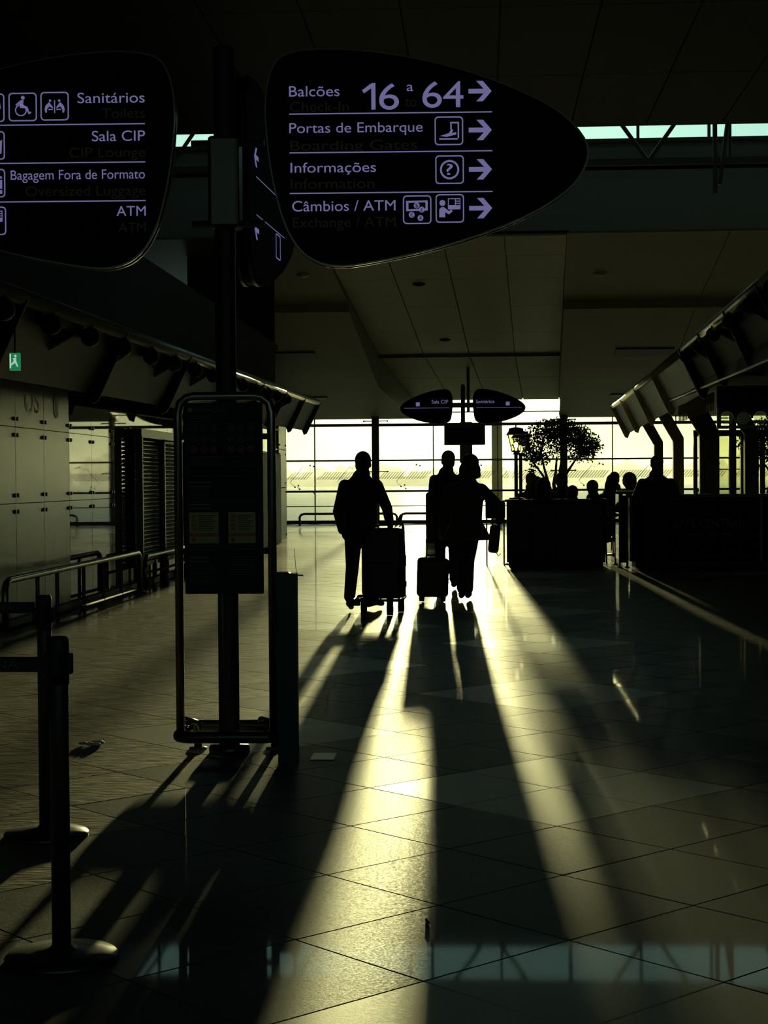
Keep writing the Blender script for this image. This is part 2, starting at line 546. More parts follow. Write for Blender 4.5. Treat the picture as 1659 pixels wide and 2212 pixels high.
# ------------------------------------------------------------------ clerestory
cw = struct(MB().bx(-9, 13.2, 37.8, 38.0, 7.05, 9.06).build('wall_clerestory', 'wall_blue'), 'bluish wall panel below the clerestory strip')
MB().bx(-9, 13.2, 37.70, 37.82, 8.58, 8.63).build('ledge', 'frame_grey', cw)
MB().bx(-9, 13.2, 37.66, 37.82, 9.00, 9.08).build('sill', 'truss', cw)
MB().bx(-9, 13.2, 37.8, 38.0, 10.75, 11.0).build('head', 'wall_dark', cw)
w9 = shell('window_2', 'high clerestory window strip above the far ceiling')
for k in range(-5, 8):
    x = .40 + 1.58 * k
    MB().bx(x + .03, min(x + 1.55, 13.1), 37.88, 37.90, 9.08, 10.75).build('pane', 'glass_sky', w9)
    MB().bx(x - .03, x + .03, 37.82, 37.96, 9.06, 10.75).build('mullion', 'frame_grey', w9)
tr = thing('roof_truss', 'grey steel roof truss with diagonal bars under the clerestory strip', 'truss', (0, 35.5, 8.05))
MB().box((2, 0, .08), (22, .14, .12)).build('bottom_chord', 'truss', tr)
MB().box((2, 0, 2.55), (22, .14, .14)).build('top_chord', 'truss', tr)
for k in range(-3, 3):
    xb = 3.55 + 3.4 * k
    for s in (-1, 1):
        MB().tube([(xb, 0, .1), (xb + s * 1.7, 0, 2.5)], .045, 8).build('diagonal', 'truss', tr)
    MB().tube([(xb + 1.7, .02, .1), (xb + 1.7, .02, 2.5)], .04, 8).build('upright', 'truss', tr)
pc = thing('roof_post', 'pair of slim steel posts crossing the clerestory truss on the right', 'post', (4.9, 35.2, 7.4))
MB().tube([(0, 0, 0), (0, 0, 3.4)], .05, 8).build('upright', 'truss', pc)
MB().tube([(.10, .1, .2), (.55, .1, 3.4)], .05, 8).build('brace', 'truss', pc)

# ================================================================== FAR CEILING (steps down to the window)
SK = .036
def cxn(X52, Y):                       # the ceiling's own axis runs a little askew
    return X52 + SK * (Y - 52)
CE = [-3.17 + 1.41 * k for k in range(5)]
def ex(k, Y):                          # panel edge k of the middle bay; its left edge closes in over the last step
    if Y <= 52:
        return cxn(CE[k], Y)
    l_ = cxn(CE[0], 52) + (Y - 52) / 4.1 * .97
    r_ = cxn(CE[4], Y)
    return l_ + (r_ - l_) * k / 4
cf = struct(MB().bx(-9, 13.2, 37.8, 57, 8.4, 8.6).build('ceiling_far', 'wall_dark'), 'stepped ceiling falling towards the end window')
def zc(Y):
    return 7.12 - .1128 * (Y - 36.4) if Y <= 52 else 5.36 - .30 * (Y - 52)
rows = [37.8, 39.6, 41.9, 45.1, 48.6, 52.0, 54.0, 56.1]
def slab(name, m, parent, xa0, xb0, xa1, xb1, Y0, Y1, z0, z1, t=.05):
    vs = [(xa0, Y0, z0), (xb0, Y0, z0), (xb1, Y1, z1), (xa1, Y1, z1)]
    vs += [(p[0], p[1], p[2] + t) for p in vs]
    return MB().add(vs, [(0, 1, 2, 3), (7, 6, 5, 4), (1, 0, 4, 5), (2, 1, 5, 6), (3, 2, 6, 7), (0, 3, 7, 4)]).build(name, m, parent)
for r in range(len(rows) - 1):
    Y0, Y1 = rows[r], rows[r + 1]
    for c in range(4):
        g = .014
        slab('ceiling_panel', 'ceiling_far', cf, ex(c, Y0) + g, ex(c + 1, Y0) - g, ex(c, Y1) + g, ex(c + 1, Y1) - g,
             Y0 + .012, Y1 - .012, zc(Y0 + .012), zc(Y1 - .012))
    slab('backing', 'black', cf, ex(0, Y0) - .05, ex(4, Y0) + .05, ex(0, Y1) - .05, ex(4, Y1) + .05, Y0, Y1, zc(Y0) + .06, zc(Y1) + .06)
MB().bx(-3.3, 2.6, 51.9, 52.02, 5.27, 5.42).build('trim_bar', 'frame_grey', cf)
prof = [(37.8, 7.0), (44.0, 6.12), (44.02, 5.92), (50.0, 4.72), (52.0, 4.36), (56.1, 3.52)]
for side in (-1, 1):
    for (Y0, z0), (Y1, z1) in zip(prof[:-1], prof[1:]):
        if Y1 - Y0 < .1:
            ed = cxn(CE[0], Y0) if side < 0 else cxn(CE[4], Y0)
            far = -9 if side < 0 else 13.2
            MB().bx(min(ed, far), max(ed, far), 43.98, 44.06, 5.92, 6.16).build('fascia', 'ceiling_side', cf)
            continue
        nseg = 1 if side < 0 else 2
        e0, e1 = (ex(0, Y0), ex(0, Y1)) if side < 0 else (ex(4, Y0), ex(4, Y1))
        xs = [(-9, -9), (-6.2, -6.2), (e0, e1)] if side < 0 else [(e0, e1), (5.6, 5.7), (8.6, 8.7), (13.2, 13.2)]
        for (a0, a1), (b0, b1) in zip(xs[:-1], xs[1:]):
            slab('ceiling_panel', 'ceiling_side', cf, a0 + .008, b0 - .008, a1 + .008, b1 - .008, Y0, Y1 - .006, z0, z1)
        # cheek between the raised middle bay and the lower side bay
        zz0, zz1 = zc(Y0), zc(Y1)
        t = .04 * side
        MB().add([(e0, Y0, z0), (e1, Y1, z1), (e1, Y1, zz1 + .05), (e0, Y0, zz0 + .05), (e0 + t, Y0, z0), (e1 + t, Y1, z1), (e1 + t, Y1, zz1 + .05), (e0 + t, Y0, zz0 + .05)],
                 [(0, 1, 2, 3), (7, 6, 5, 4), (0, 4, 5, 1), (1, 5, 6, 2), (2, 6, 7, 3), (3, 7, 4, 0)]).build('cheek', 'ceiling_side', cf)
def side_z(Y):
    for (Y0, z0), (Y1, z1) in zip(prof[:-1], prof[1:]):
        if Y0 <= Y <= Y1:
            return z0 + (z1 - z0) * (Y - Y0) / max(1e-6, Y1 - Y0)
for (x0, x1) in ((-6.4, -4.75), (3.85, 5.5)):
    MB().box(((x0 + x1) / 2, 48.1, side_z(48.1) - .01), (x1 - x0, .75, .06), rx=-math.atan(.2)).build('vent_slot', 'black', cf)
for (x0, x1) in ((-6.2, -4.9), (4.1, 5.4)):
    MB().box(((x0 + x1) / 2, 53.2, side_z(53.2) - .01), (x1 - x0, .3, .05), rx=-math.atan(.2)).build('vent_slot', 'frame_grey', cf)
for (X, Y, z, m, lab) in ((-1.55, 42.4, 0, 'black', 'dark round ceiling downlight behind the large right sign'), (-1.05, 49.6, 0, 'black', 'dark round ceiling downlight above the far hanging signs'),
                     (-4.35, 41.0, 1, 'china', 'pale round ceiling downlight left of the sign post'), (2.95, 41.3, 1, 'china', 'pale round ceiling downlight on the right ceiling bay')):
    zz = (side_z(Y) if z else zc(Y)) - .002
    d = thing('downlight', lab, 'ceiling light', (X, Y, zz), 0)
    MB().lathe([(.15, -.03), (.17, .0), (.17, .02), (.12, .03)], n=20).build('bezel', m, d, True)
    MB().lathe([(.02, -.06), (.09, -.045), (.12, -.01), (.12, .0)], n=20).build('lens', m, d, True)

# ================================================================== END WINDOW
win = shell('window_1', 'wide glazed end wall looking out to the airfield')
WX = [-6.62, -5.6, -3.535, -1.6, .553, 2.746, 4.376, 6.475, 8.306, 10.4, 12.95]
POST = {-3.535, 2.746, 8.306}
for a, b in zip(WX[:-1], WX[1:]):
    top = 4.2 if -1.7 < a < 2.7 else 3.56
    for (z0, z1) in ((.12, 2.10), (2.16, 3.27), (3.37, top)):
        MB().bx(a + .02, b - .02, 55.995, 56.005, z0, z1).build('pane', 'glass_clear', win)
for x in WX:
    top = 4.2 if -1.7 < x < 2.8 else 3.56
    if x in POST:
        MB().bx(x - .12, x + .12, 55.72, 55.95, 0, 3.60).build('post', 'frame_grey', win)
        MB().tube([(x, 55.83, 3.58), (x, 55.83, 5.4)], .06, 10).build('hanger_rod', 'frame_grey', win)
        MB().bx(x - .16, x + .16, 55.70, 55.97, 3.60, 3.74).build('post_cap', 'frame_grey', win)
        for z in (1.75, 3.45):
            MB().tube([(x - .40, 55.97, z), (x + .40, 55.97, z)], .018, 8).build('clamp_arm', 'steel_dark', win)
            arm_ = [c_ for c_ in win.children if c_.name.startswith('clamp_arm')][-1]
            for s in (-1, 1):
                MB().ball((x + s * .40, 55.97, z), .032, 8, 6).build('clamp_knob', 'steel_dark', arm_)
    elif x < -6.6:
        MB().bx(x - .16, x + .06, 55.6, 56.0, 0, 3.55).build('post', 'frame_grey', win)
    else:
        MB().bx(x - .02, x + .02, 55.98, 56.06, .1, top).build('mullion', 'frame_pale', win)
MB().bx(-6.7, 13, 55.95, 56.08, 3.27, 3.37).build('transom', 'frame_grey', win)
MB().bx(-6.7, 13, 55.96, 56.06, 2.10, 2.16).build('transom', 'frame_pale', win)
MB().bx(-6.7, 13, 55.94, 56.08, 0, .12).build('sill', 'frame_grey', win)
MB().bx(-6.7, 13, 55.97, 56.03, .58, .61).build('glazing_bar', 'frame_pale', win)
MB().bx(-6.9, 13, 55.70, 55.74, 3.70, 3.74).build('tie_rod', 'steel_dark', win)
MB().bx(.36, .72, 56.6, 57.0, -.3, 5.2).build('outer_column', 'frame_pale', win)
MB().bx(-2.2, -1.62, 55.995, 56.005, 3.58, 4.2).build('pane', 'glass_clear', win)
# printed dot band and line drawings on the panes
fm = bpy.data.materials.new('frit'); MATS['frit'] = fm; fm.use_nodes = True
t = fm.node_tree; t.nodes.clear()
c = t.nodes.new('ShaderNodeTexCoord'); mp = t.nodes.new('ShaderNodeMapping'); mp.inputs['Rotation'].default_value = (0, R(-40), 0)
wv = t.nodes.new('ShaderNodeTexWave'); wv.inputs['Scale'].default_value = 4.5; wv.bands_direction = 'X'
t.links.new(c.outputs['Object'], mp.inputs[0]); t.links.new(mp.outputs[0], wv.inputs['Vector'])
cr = t.nodes.new('ShaderNodeMapRange'); cr.inputs['From Min'].default_value = .35; cr.inputs['From Max'].default_value = .65
cr.inputs['To Min'].default_value = .04; cr.inputs['To Max'].default_value = .42
t.links.new(wv.outputs['Fac'], cr.inputs['Value'])
df = t.nodes.new('ShaderNodeBsdfDiffuse'); df.inputs[0].default_value = (.6, .6, .45, 1)
tl = t.nodes.new('ShaderNodeBsdfTransparent')
mx2 = t.nodes.new('ShaderNodeMixShader'); t.links.new(cr.outputs[0], mx2.inputs[0]); t.links.new(tl.outputs[0], mx2.inputs[1]); t.links.new(df.outputs[0], mx2.inputs[2])
ou = t.nodes.new('ShaderNodeOutputMaterial'); t.links.new(mx2.outputs[0], ou.inputs[0])
for a, b in zip(WX[:-1], WX[1:]):
    w = b - a
    MB().prism([(a + .05, 1.50), (b - .30, 1.50), (b - .05, 1.75), (a + .30, 1.75)], 'Y', 55.988, 55.990).build('frit_band', 'frit', win)
    mid = a + w * .55
    g = MB()
    for path in ([(mid - .30, 1.32), (mid - .38, 1.42), (mid + .05, 1.92), (mid + .16, 1.86)], [(mid - .30, 1.32), (mid - .20, 1.26)],
                 [(mid + .20, 1.92), (mid + .42, 1.97)], [(mid - .14, 1.26), (mid - .04, 1.16)]):
        g.tube([(p[0], 55.985, p[1]) for p in path], .009, 4)
    for (dx, z) in ((-.22, 1.25), (-.10, 1.30), (-.06, 1.18), (.30, 1.98), (.42, 1.94)):
        g.ball((mid + dx, 55.985, z), .03, 6, 4)
    g.build('line_drawing', 'frame_grey', win)
rl = thing('window_handrail', 'long steel handrail running along the end window at waist height', 'handrail', (0, 55.45, 0))
MB().tube([(-6.6, 0, 1.10), (12.9, 0, 1.10)], .035, 8).build('rail', 'steel_dark', rl)
for x in (-5.6, -3.535, .553, 2.746, 6.475, 8.306):
    MB().tube([(x, .02, 1.09), (x, .32, 1.02)], .018, 6).build('bracket', 'steel_dark', rl)
for x0, x1, lab in ((-5.93, -2.75, 'low bent-tube bumper rail at the window left of the man'), (-2.62, -1.30, 'low bent-tube bumper rail between the man and the teal bin'), (3.6, 9.5, 'low bent-tube bumper rail behind the cafe tables')):
    t_ = thing('bumper_rail', lab, 'rail', (0, 54.2, 0), 0, 'bumper rails along the window')
    MB().tube([(x0, 0, 0), (x0, 0, .28), (x0 + .05, 0, .35), (x0 + .15, 0, .38), (x1 - .15, 0, .38), (x1 - .05, 0, .35), (x1, 0, .28), (x1, 0, 0)], .04, 8).build('rail', 'steel_dark', t_)
    n = max(1, int((x1 - x0) / 1.1))
    for k in range(1, n):
        x = x0 + (x1 - x0) * k / n
        MB().tube([(x, 0, 0), (x, 0, .38)], .02, 6).build('leg', 'steel_dark', t_)

# ================================================================== OUTDOORS
ap = struct(MB().bx(-900, 900, 56.4, 3200, -.6, -.25).build('ground', 'apron'), 'pale airfield apron outside the window')
tb = MB()
rnd = random.Random(3)
for k in range(300):
    x = -330 + 660 * rnd.random()
    y = 640 + 120 * rnd.random()
    hgt = (2.6 + 2.2 * rnd.random()) * (1.15 if x < 20 else 1.6 + .5 * math.sin(x / 17))
    tb.ball((x, y, hgt * .45), (2.2 + 2.5 * rnd.random(), 2.5, hgt), 8, 6)
o = tb.build('distant_trees', 'tree_far', None, True)
o['kind'] = 'stuff'; tag(o, 'hazy line of distant trees across the airfield', 'trees')
sb = thing('service_building', 'long low pale building far across the airfield', 'building', (-60, 420, -.25))
MB().bx(-70, 60, 0, 12, 0, 2.1).build('wall', 'frame_pale', sb)
MB().bx(-71, 61, -1, 13, 2.1, 2.4).build('roof', 'frame_grey', sb)
for k in range(12):
    MB().bx(-66 + k * 10.5, -61 + k * 10.5, -.1, .05, .7, 1.6).build('window', 'black_gloss', sb)
# morning mist over the airfield
hz = bpy.data.materials.new('mist'); MATS['mist'] = hz; hz.use_nodes = True
t = hz.node_tree; t.nodes.clear()
vs_ = t.nodes.new('ShaderNodeVolumeScatter')
vs_.inputs['Color'].default_value = (.97, .98, .92, 1); vs_.inputs['Density'].default_value = .0016; vs_.inputs['Anisotropy'].default_value = .55
ou = t.nodes.new('ShaderNodeOutputMaterial'); t.links.new(vs_.outputs[0], ou.inputs['Volume'])
o = MB().bx(-420, 420, 75, 900, -.24, 10).build('mist', 'mist')
o['kind'] = 'stuff'; tag(o, 'low morning mist lying over the airfield', 'mist')

# ================================================================== LEFT WALL PANELS, SHUTTER, RAIL, CANOPY
PW = [9.2 + 1.135 * k for k in range(13)]            # joints between panels: 9.2 ... 22.8
pt = MB().prism(arc(0, 0, .022, 0, 360, 10)[:-1], 'X', 0, .02).mesh('fixing', 'steel_dark')
ROWZ = (.08, 1.272, 2.072, 2.66)
for k in range(12):
    y0, y1 = PW[k], PW[k + 1]
    for z0, z1 in zip(ROWZ[:-1], ROWZ[1:]):
        frost = y1 < 19.6
        MB().bx(-4.865, -4.85, y0 + .006, y1 - .006, z0 + .004, z1 - .004).build('wall_panel', 'panel_frost' if frost else 'panel_glass', wall_left)
    if k >= 5:
        for z in (1.272, 2.072):
            for dz in (-.085, .085):
                for dy in (-.06, .06):
                    put('fixing', pt, wall_left, None, (-4.85, y0 + dy, z + dz))
        for dy in (-.06, .06):
            put('fixing', pt, wall_left, None, (-4.85, y0 + dy, 2.58))
YE = [22.82 + 1.39 * k for k in range(13)]
for k in range(12):
    MB().bx(-4.865, -4.85, YE[k] + .006, YE[k + 1] - .006, 2.14, 2.74).build('wall_panel', 'panel_glass', wall_left)
    for dy in (-.06, .06):
        put('fixing', pt, wall_left, None, (-4.85, YE[k] + dy, 2.22))
MB().bx(-4.865, -4.855, 22.82, 39.4, .05, 2.12).build('wall_panel', 'panel_glass', wall_left)
MB().bx(-4.87, -4.80, 9, 39.4, 0, .08).build('skirting', 'black', wall_left)
MB().bx(-4.87, -4.78, 9, 39.4, 2.66, 2.70).build('ledge', 'frame_grey', wall_left)
def wall_text(body, y0, y1, z, h, m):
    o = text('lettering', body, m, wall_left, 0, y1 - y0, 0, 0, h)
    o.rotation_euler = (0, 0, R(90)); o.location = (-4.848, y0, z)
wall_text('OS', 17.50, 18.08, 2.25, .26, 'print_frost')
MB().prism([(18.82 + .11 * math.cos(a * .35), 2.37 + .15 * math.sin(a * .35)) for a in range(18)], 'X', -4.849, -4.845).build('emblem', 'print_frost', wall_left)
# end of the wall: glossy white panels with bolts, brown door leaf
for (z0, z1) in ((.06, 1.30), (1.32, 2.22), (2.24, 3.05)):
    MB().bx(-4.95, -4.80, 39.43, 40.9, z0, z1).build('end_panel', 'panel_white', wall_left)
    for y in (39.55, 40.78):
        for z in (z0 + .1, z1 - .1):
            put('fixing', pt, wall_left, None, (-4.80, y, z))

sh = thing('roller_shutter', 'closed slatted metal roller shutter in the left wall', 'shutter', (-4.76, 22.75, 0))
MB().bx(-.045, -.022, .05, 6.4, .3, 2.12).build('backing', 'black', sh)
sl = MB().prism([(-.020, -.026), (.004, -.026), (.030, -.012), (.030, -.004), (.006, .020), (-.020, .022)], 'Y', .05, 6.4).mesh('slat', 'shutter')
for k in range(31):
    put('slat', sl, sh, None, (0, 0, .40 + k * .0575))
for y in (.0, 1.62, 3.3, 4.9, 6.45):
    MB().rbox((.06, y, 1.06), (.09, .08, 2.12), .012).build('guide_post', 'steel_dark', sh)
MB().bx(-.05, .10, -.05, 6.5, 2.10, 2.22).build('head_box', 'steel_dark', sh)
MB().bx(-.03, .03, .05, 6.4, .30, .36).build('bottom_bar', 'steel_dark', sh)
fr = thing('loop_frame', 'tall bent-tube frame standing in front of the roller shutter', 'frame', (-4.66, 24.1, 0))
MB().tube([(0, 0, 0), (0, 0, 1.95), (0, .05, 2.03), (0, .15, 2.07), (0, 1.25, 2.07), (0, 1.35, 2.03), (0, 1.40, 1.95), (0, 1.40, 0)], .035, 8).build('tube', 'steel_dark', fr, True)
dr = thing('brown_door', 'dark red-brown door leaf far along the left wall', 'door', (-4.77, 32.6, 0))
lf_ = MB().bx(0, .05, 0, 1.5, .02, 2.08).build('leaf', 'door_brown', dr)
MB().bx(-.02, .07, 1.5, 1.58, 0, 2.13).bx(-.02, .07, -.08, 0, 0, 2.13).build('jamb', 'black', dr)
MB().rbox((.07, 1.30, 1.03), (.05, .12, .03), .008).build('handle', 'steel', lf_)
dk = thing('dark_door', 'black double door leaf at the far end of the left wall', 'door', (-4.77, 35.4, 0))
for k in range(2):
    lf_ = MB().bx(0, .05, 1.9 * k, 1.9 * k + 1.86, .02, 2.1).build('leaf', 'black', dk)
    MB().rbox((.07, 1.86 + (.06 if k else -.06), 1.03), (.05, .04, .22), .008).build('handle', 'steel', lf_)

gr = thing('guard_rail', 'low steel guard rail with balusters along the left wall', 'rail', (-4.58, 0, 0))
Y0, Y1 = 15.78, 22.1
MB().tube([(0, Y0, .06), (0, Y0, .47), (0, Y0 + .05, .52), (0, Y0 + .14, .545), (0, Y1 - .14, .545), (0, Y1 - .05, .52), (0, Y1, .47), (0, Y1, .02)], .035, 10).build('top_rail', 'steel', gr, True)
MB().tube([(0, Y0 + .02, .06), (0, Y1, .06)], .02, 8).build('bottom_rail', 'rubber', gr, True)
for y in (16.95, 17.75, 18.95, 19.95, 20.95):
    MB().tube([(0, y, 0), (0, y, .54)], .022, 8).build('baluster', 'steel_dark', gr)
g2 = thing('guard_rail', 'low steel guard rail along the foot of the roller shutter', 'rail', (-4.58, 0, 0))
MB().tube([(0, 22.5, .02), (0, 22.5, .42), (0, 22.6, .47), (0, 29.9, .47), (0, 30, .42), (0, 30, .02)], .03, 8).build('top_rail', 'steel', g2, True)
MB().tube([(0, 22.5, .24), (0, 30, .24)], .02, 8).build('bottom_rail', 'steel', g2, True)
for y in (24.0, 25.5, 27, 28.5):
    MB().tube([(0, y, 0), (0, y, .46)], .02, 8).build('baluster', 'steel_dark', g2)

def canopy(name, label, sx, X, spots, brackets, fins, Y0, Y1, zt, panel_mat, low=(.34, -.66)):
    """edge canopy: a tube along the outer top edge, a sloping soffit falling inwards, cross fins"""
    t_ = thing(name, label, 'canopy', (X, 0, 0))
    def z(Y):
        return zt[0] + (zt[1] - zt[0]) * (Y - Y0) / (Y1 - Y0)
    MB().tube([(0, Y0, z(Y0)), (0, Y1, z(Y1))], .065, 12).build('edge_tube', 'canopy_tube', t_, True)
    ys = [Y0] + fins + [Y1]
    lx, lz = low
    for a, b in zip(ys[:-1], ys[1:]):
        MB().add([(0, a + .01, z(a)), (sx * lx, a + .01, z(a) + lz), (sx * lx, b - .01, z(b) + lz), (0, b - .01, z(b)),
                  (sx * .04, a + .01, z(a) + .02), (sx * (lx + .04), a + .01, z(a) + lz + .02), (sx * (lx + .04), b - .01, z(b) + lz + .02), (sx * .04, b - .01, z(b) + .02)],
                 [(0, 1, 2, 3), (7, 6, 5, 4), (0, 4, 5, 1), (1, 5, 6, 2), (2, 6, 7, 3), (3, 7, 4, 0)]).build('soffit_panel', panel_mat, t_)
        MB().add([(0, a, z(a) + .03), (sx * .9, a, z(a) + .35), (sx * .9, b, z(b) + .35), (0, b, z(b) + .03), (0, a, z(a) + .08), (sx * .9, a, z(a) + .42), (sx * .9, b, z(b) + .42), (0, b, z(b) + .08)],
                 [(0, 1, 2, 3), (7, 6, 5, 4), (0, 4, 5, 1), (1, 5, 6, 2), (2, 6, 7, 3), (3, 7, 4, 0)]).build('roof_sheet', 'wall_blue', t_)
    L = math.hypot(lx, lz); ux, uz = lx / L, lz / L
    for f in ys:
        q = lambda s_, w_: (sx * (ux * s_ + uz * w_), z(f) + uz * s_ - ux * w_)
        MB().prism([q(-.07, .0), q(-.05, -.06), q(L, -.06), q(L + .05, .0), q(L + .10, .05), q(L + .04, .10), q(L - .06, .10), q(-.02, .075)], 'Y', f - .02, f + .02).build('fin', panel_mat, t_)
    for s in spots:
        d = MB().tube([(-sx * .02, s, z(s) - .02), (-sx * .02, s, z(s) - .10)], .03, 8).ball((-sx * .02, s, z(s) - .16), (.10, .12, .10), 12, 8)
        d.build('spotlight', 'black', t_, True)
    for b in brackets:
        MB().tube([(sx * .95, b, z(b) - .46), (sx * .70, b, z(b) - .40), (sx * .40, b, z(b) - .28), (sx * .15, b, z(b) - .22), (sx * .0, b, z(b) - .20), (-sx * .06, b, z(b) - .20)],
                  [.13, .17, .16, .11, .05, .01], 10).build('bracket', 'black', t_, True)
    return t_
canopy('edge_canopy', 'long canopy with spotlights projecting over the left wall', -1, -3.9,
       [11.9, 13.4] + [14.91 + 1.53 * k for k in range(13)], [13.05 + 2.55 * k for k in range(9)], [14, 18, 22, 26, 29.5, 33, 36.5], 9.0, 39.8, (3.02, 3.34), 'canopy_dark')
ex = thing('exit_sign', 'small green lit exit sign under the left canopy', 'sign', (-3.955, 14.0, 2.52), R(8))
MB().rbox((0, 0, 0), (.090, .05, .150), .006).build('case', 'exit_green', ex)
MB().tube([(0, 0, .07), (0, 0, .46)], .008, 6).build('hanger', 'black', ex)
fig = MB()
fig.prism([(-.012, .030), (.012, .034), (.014, .0), (.030, -.040), (.020, -.044), (.002, -.010), (-.026, -.032), (-.032, -.022), (-.008, .004)], 'Y', -.0275, -.0255)
fig.prism([(.006 + .011 * math.cos(k * .6283), .048 + .011 * math.sin(k * .6283)) for k in range(10)], 'Y', -.0275, -.0255)
fig.build('running_figure', 'exit_white', ex)
MB().bx(-.042, -.030, -.0275, -.0255, -.055, .065).build('door_mark', 'exit_white', ex)

# ================================================================== NEAR SIGN POST
PX, PY = -1.392, 9.08
sp = thing('sign_post', 'tall round steel post carrying the large black oval signs', 'post', (PX, PY, 0))
MB().lathe([(.112, 0), (.112, .035), (.105, .045), (.06, .047), (.057, .05), (.057, 3.84), (.05, 3.86)], n=32).build('pole', 'steel_dark', sp, True)
MB().rbox((.005, 0, 3.12), (.17, .17, .50), .02).build('hub', 'steel_dark', sp)
MB().tube([(0, 0, 3.12), (0, .34, 3.12)], .02, 8).build('bracket', 'steel_dark', sp)
for z in (2.90, 3.34):
    MB().tube([(-.18, 0, z), (.22, 0, z)], .02, 8).build('bracket', 'steel_dark', sp)
def sl_(x):                                   # sign-plane coordinates from the outline sketch, 401 units a metre
    return (x - 493) / 401
def sz_(y):
    return 3.483 - (y - 243) / 401
LOBE = [(605, 140), (640, 112), (720, 104), (850, 115), (1000, 148), (1130, 195), (1230, 250), (1283, 318), (1265, 385), (1200, 440), (1090, 492), (950, 535), (820, 562), (735, 570), (675, 548), (635, 495), (608, 410), (592, 310), (588, 210)]
ROWY = (243, 327, 415)
def sign_body(t_, mirror, y=0.0):
    out = [(sl_(p[0]), sz_(p[1])) for p in bez(LOBE, 4)]
    if mirror:
        out = [(-x - .035, z) for x, z in out][::-1]
    cxm = sum(p[0] for p in out) / len(out); czm = sum(p[1] for p in out) / len(out)
    big = [(cxm + (p[0] - cxm) * 1.012, czm + (p[1] - czm) * 1.018) for p in out]
    MB().prism(out, 'Y', y - .055, y + .055).build('panel', 'sign_black', t_)
    for yy in (y - .035, y + .035):
        ring(MB(), big, out, yy - .010, yy + .010).build('rim', 'sign_rim', t_)
def frame_icon(mb, xc, yc, y, s=31):
    o = rrect(sl_(xc - s), sl_(xc + s), sz_(yc + s), sz_(yc - s), .020)
    i = rrect(sl_(xc - s + 2.6), sl_(xc + s - 2.6), sz_(yc + s - 2.6), sz_(yc - s + 2.6), .0145)
    ring(mb, o, i, y - .002, y)
def P(mb, pts, y):
    mb.prism([(sl_(a), sz_(b)) for a, b in pts], 'Y', y - .002, y)
def disc(mb, xc, yc, r, y, n=14):
    P(mb, [(xc + r * math.cos(2 * math.pi * k / n), yc + r * math.sin(2 * math.pi * k / n)) for k in range(n)], y)
def arrow(mb, xc, yc, y, s=1):
    P(mb, [(xc - 25 * s, yc - 5), (xc + 8 * s, yc - 5), (xc - 8 * s, yc - 22), (xc + 6 * s, yc - 22), (xc + 25 * s, yc), (xc + 6 * s, yc + 22), (xc - 8 * s, yc + 22), (xc + 8 * s, yc + 5), (xc - 25 * s, yc + 5)], y)
def hole(mb, xc, yc, y, pts):
    P(mb, [(xc + a, yc + b) for a, b in pts], y)
FY = -.0575
rs = thing('hanging_sign', 'large black oval sign with check-in numbers 16 to 64 and arrows', 'sign', (PX, PY, 0), R(2.2))
sign_body(rs, False)
def row(t_, body, x0, x1, yb, m='sign_white', h=None):
    return text('lettering', body, m, t_, sl_(x0), sl_(x1), sz_(yb), FY, h / 401 if h else None)
row(rs, 'Balcões', 638, 748, 205, h=23)
a = MB(); P(a, [(797, 193), (818, 178), (826, 178), (826, 235), (817, 235), (817, 189), (801, 200)], FY); a.build('lettering', 'sign_white', rs)
row(rs, '6', 834, 877, 235, h=57)
row(rs, 'a', 894, 908, 196, h=21)
row(rs, '6', 928, 970, 232, h=57)
row(rs, '4', 973, 1017, 232, h=57)
row(rs, 'Portas de Embarque', 638, 928, 284, h=22)
row(rs, 'Informações', 640, 826, 370, h=22)
row(rs, 'Câmbios / ATM', 643, 868, 454, h=23)
for body, x0, x1, yb in (('Check-In', 640, 768, 238), ('to', 890, 915, 229), ('Boarding Gates', 640, 916, 322), ('Information', 640, 822, 405), ('Exchange / ATM', 644, 868, 489)):
    row(rs, body, x0, x1, yb, 'sign_amber', 22)
for y in ROWY:
    MB().bx(sl_(638), sl_(1079), FY - .001, FY + .001, sz_(y) - .003, sz_(y) + .003).build('divider', 'sign_white', rs)
for y in (198, 282, 367, 451):
    a = MB(); arrow(a, 1053, y, FY); a.build('arrow', 'sign_white', rs)
a = MB(); frame_icon(a, 985, 283, FY)
P(a, [(964, 299), (1004, 299), (1004, 302), (964, 302)], FY)
P(a, [(966, 294), (985, 288), (990, 280), (994, 280), (992, 288), (1001, 286), (1001, 291), (980, 296)], FY)
P(a, [(988, 264), (1007, 264), (1007, 299), (1004, 299), (1004, 267), (991, 267), (991, 280), (988, 280)], FY)
a.build('gate_pictogram', 'sign_white', rs)
a = MB(); frame_icon(a, 986, 367, FY)
ring(a, [(sl_(986 + 21 * math.cos(k * .3142)), sz_(367 + 21 * math.sin(k * .3142))) for k in range(20)], [(sl_(986 + 17 * math.cos(k * .3142)), sz_(367 + 17 * math.sin(k * .3142))) for k in range(20)], FY - .002, FY)
inf_ = a.build('information_pictogram', 'sign_white', rs)
row(inf_, '?', 979, 993, 378, h=24)
a = MB(); frame_icon(a, 915, 453, FY)
ring(a, [(sl_(p[0]), sz_(p[1])) for p in ((891, 434), (938, 433), (938, 455), (891, 456))], [(sl_(p[0]), sz_(p[1])) for p in ((896, 438), (933, 437), (933, 451), (896, 452))], FY - .002, FY)
for dx, dy in ((914, 444), (925, 453), (903, 464), (922, 471)):
    disc(a, dx, dy, 6.4, FY - .001)
exp_ = a.build('exchange_pictogram', 'sign_white', rs)
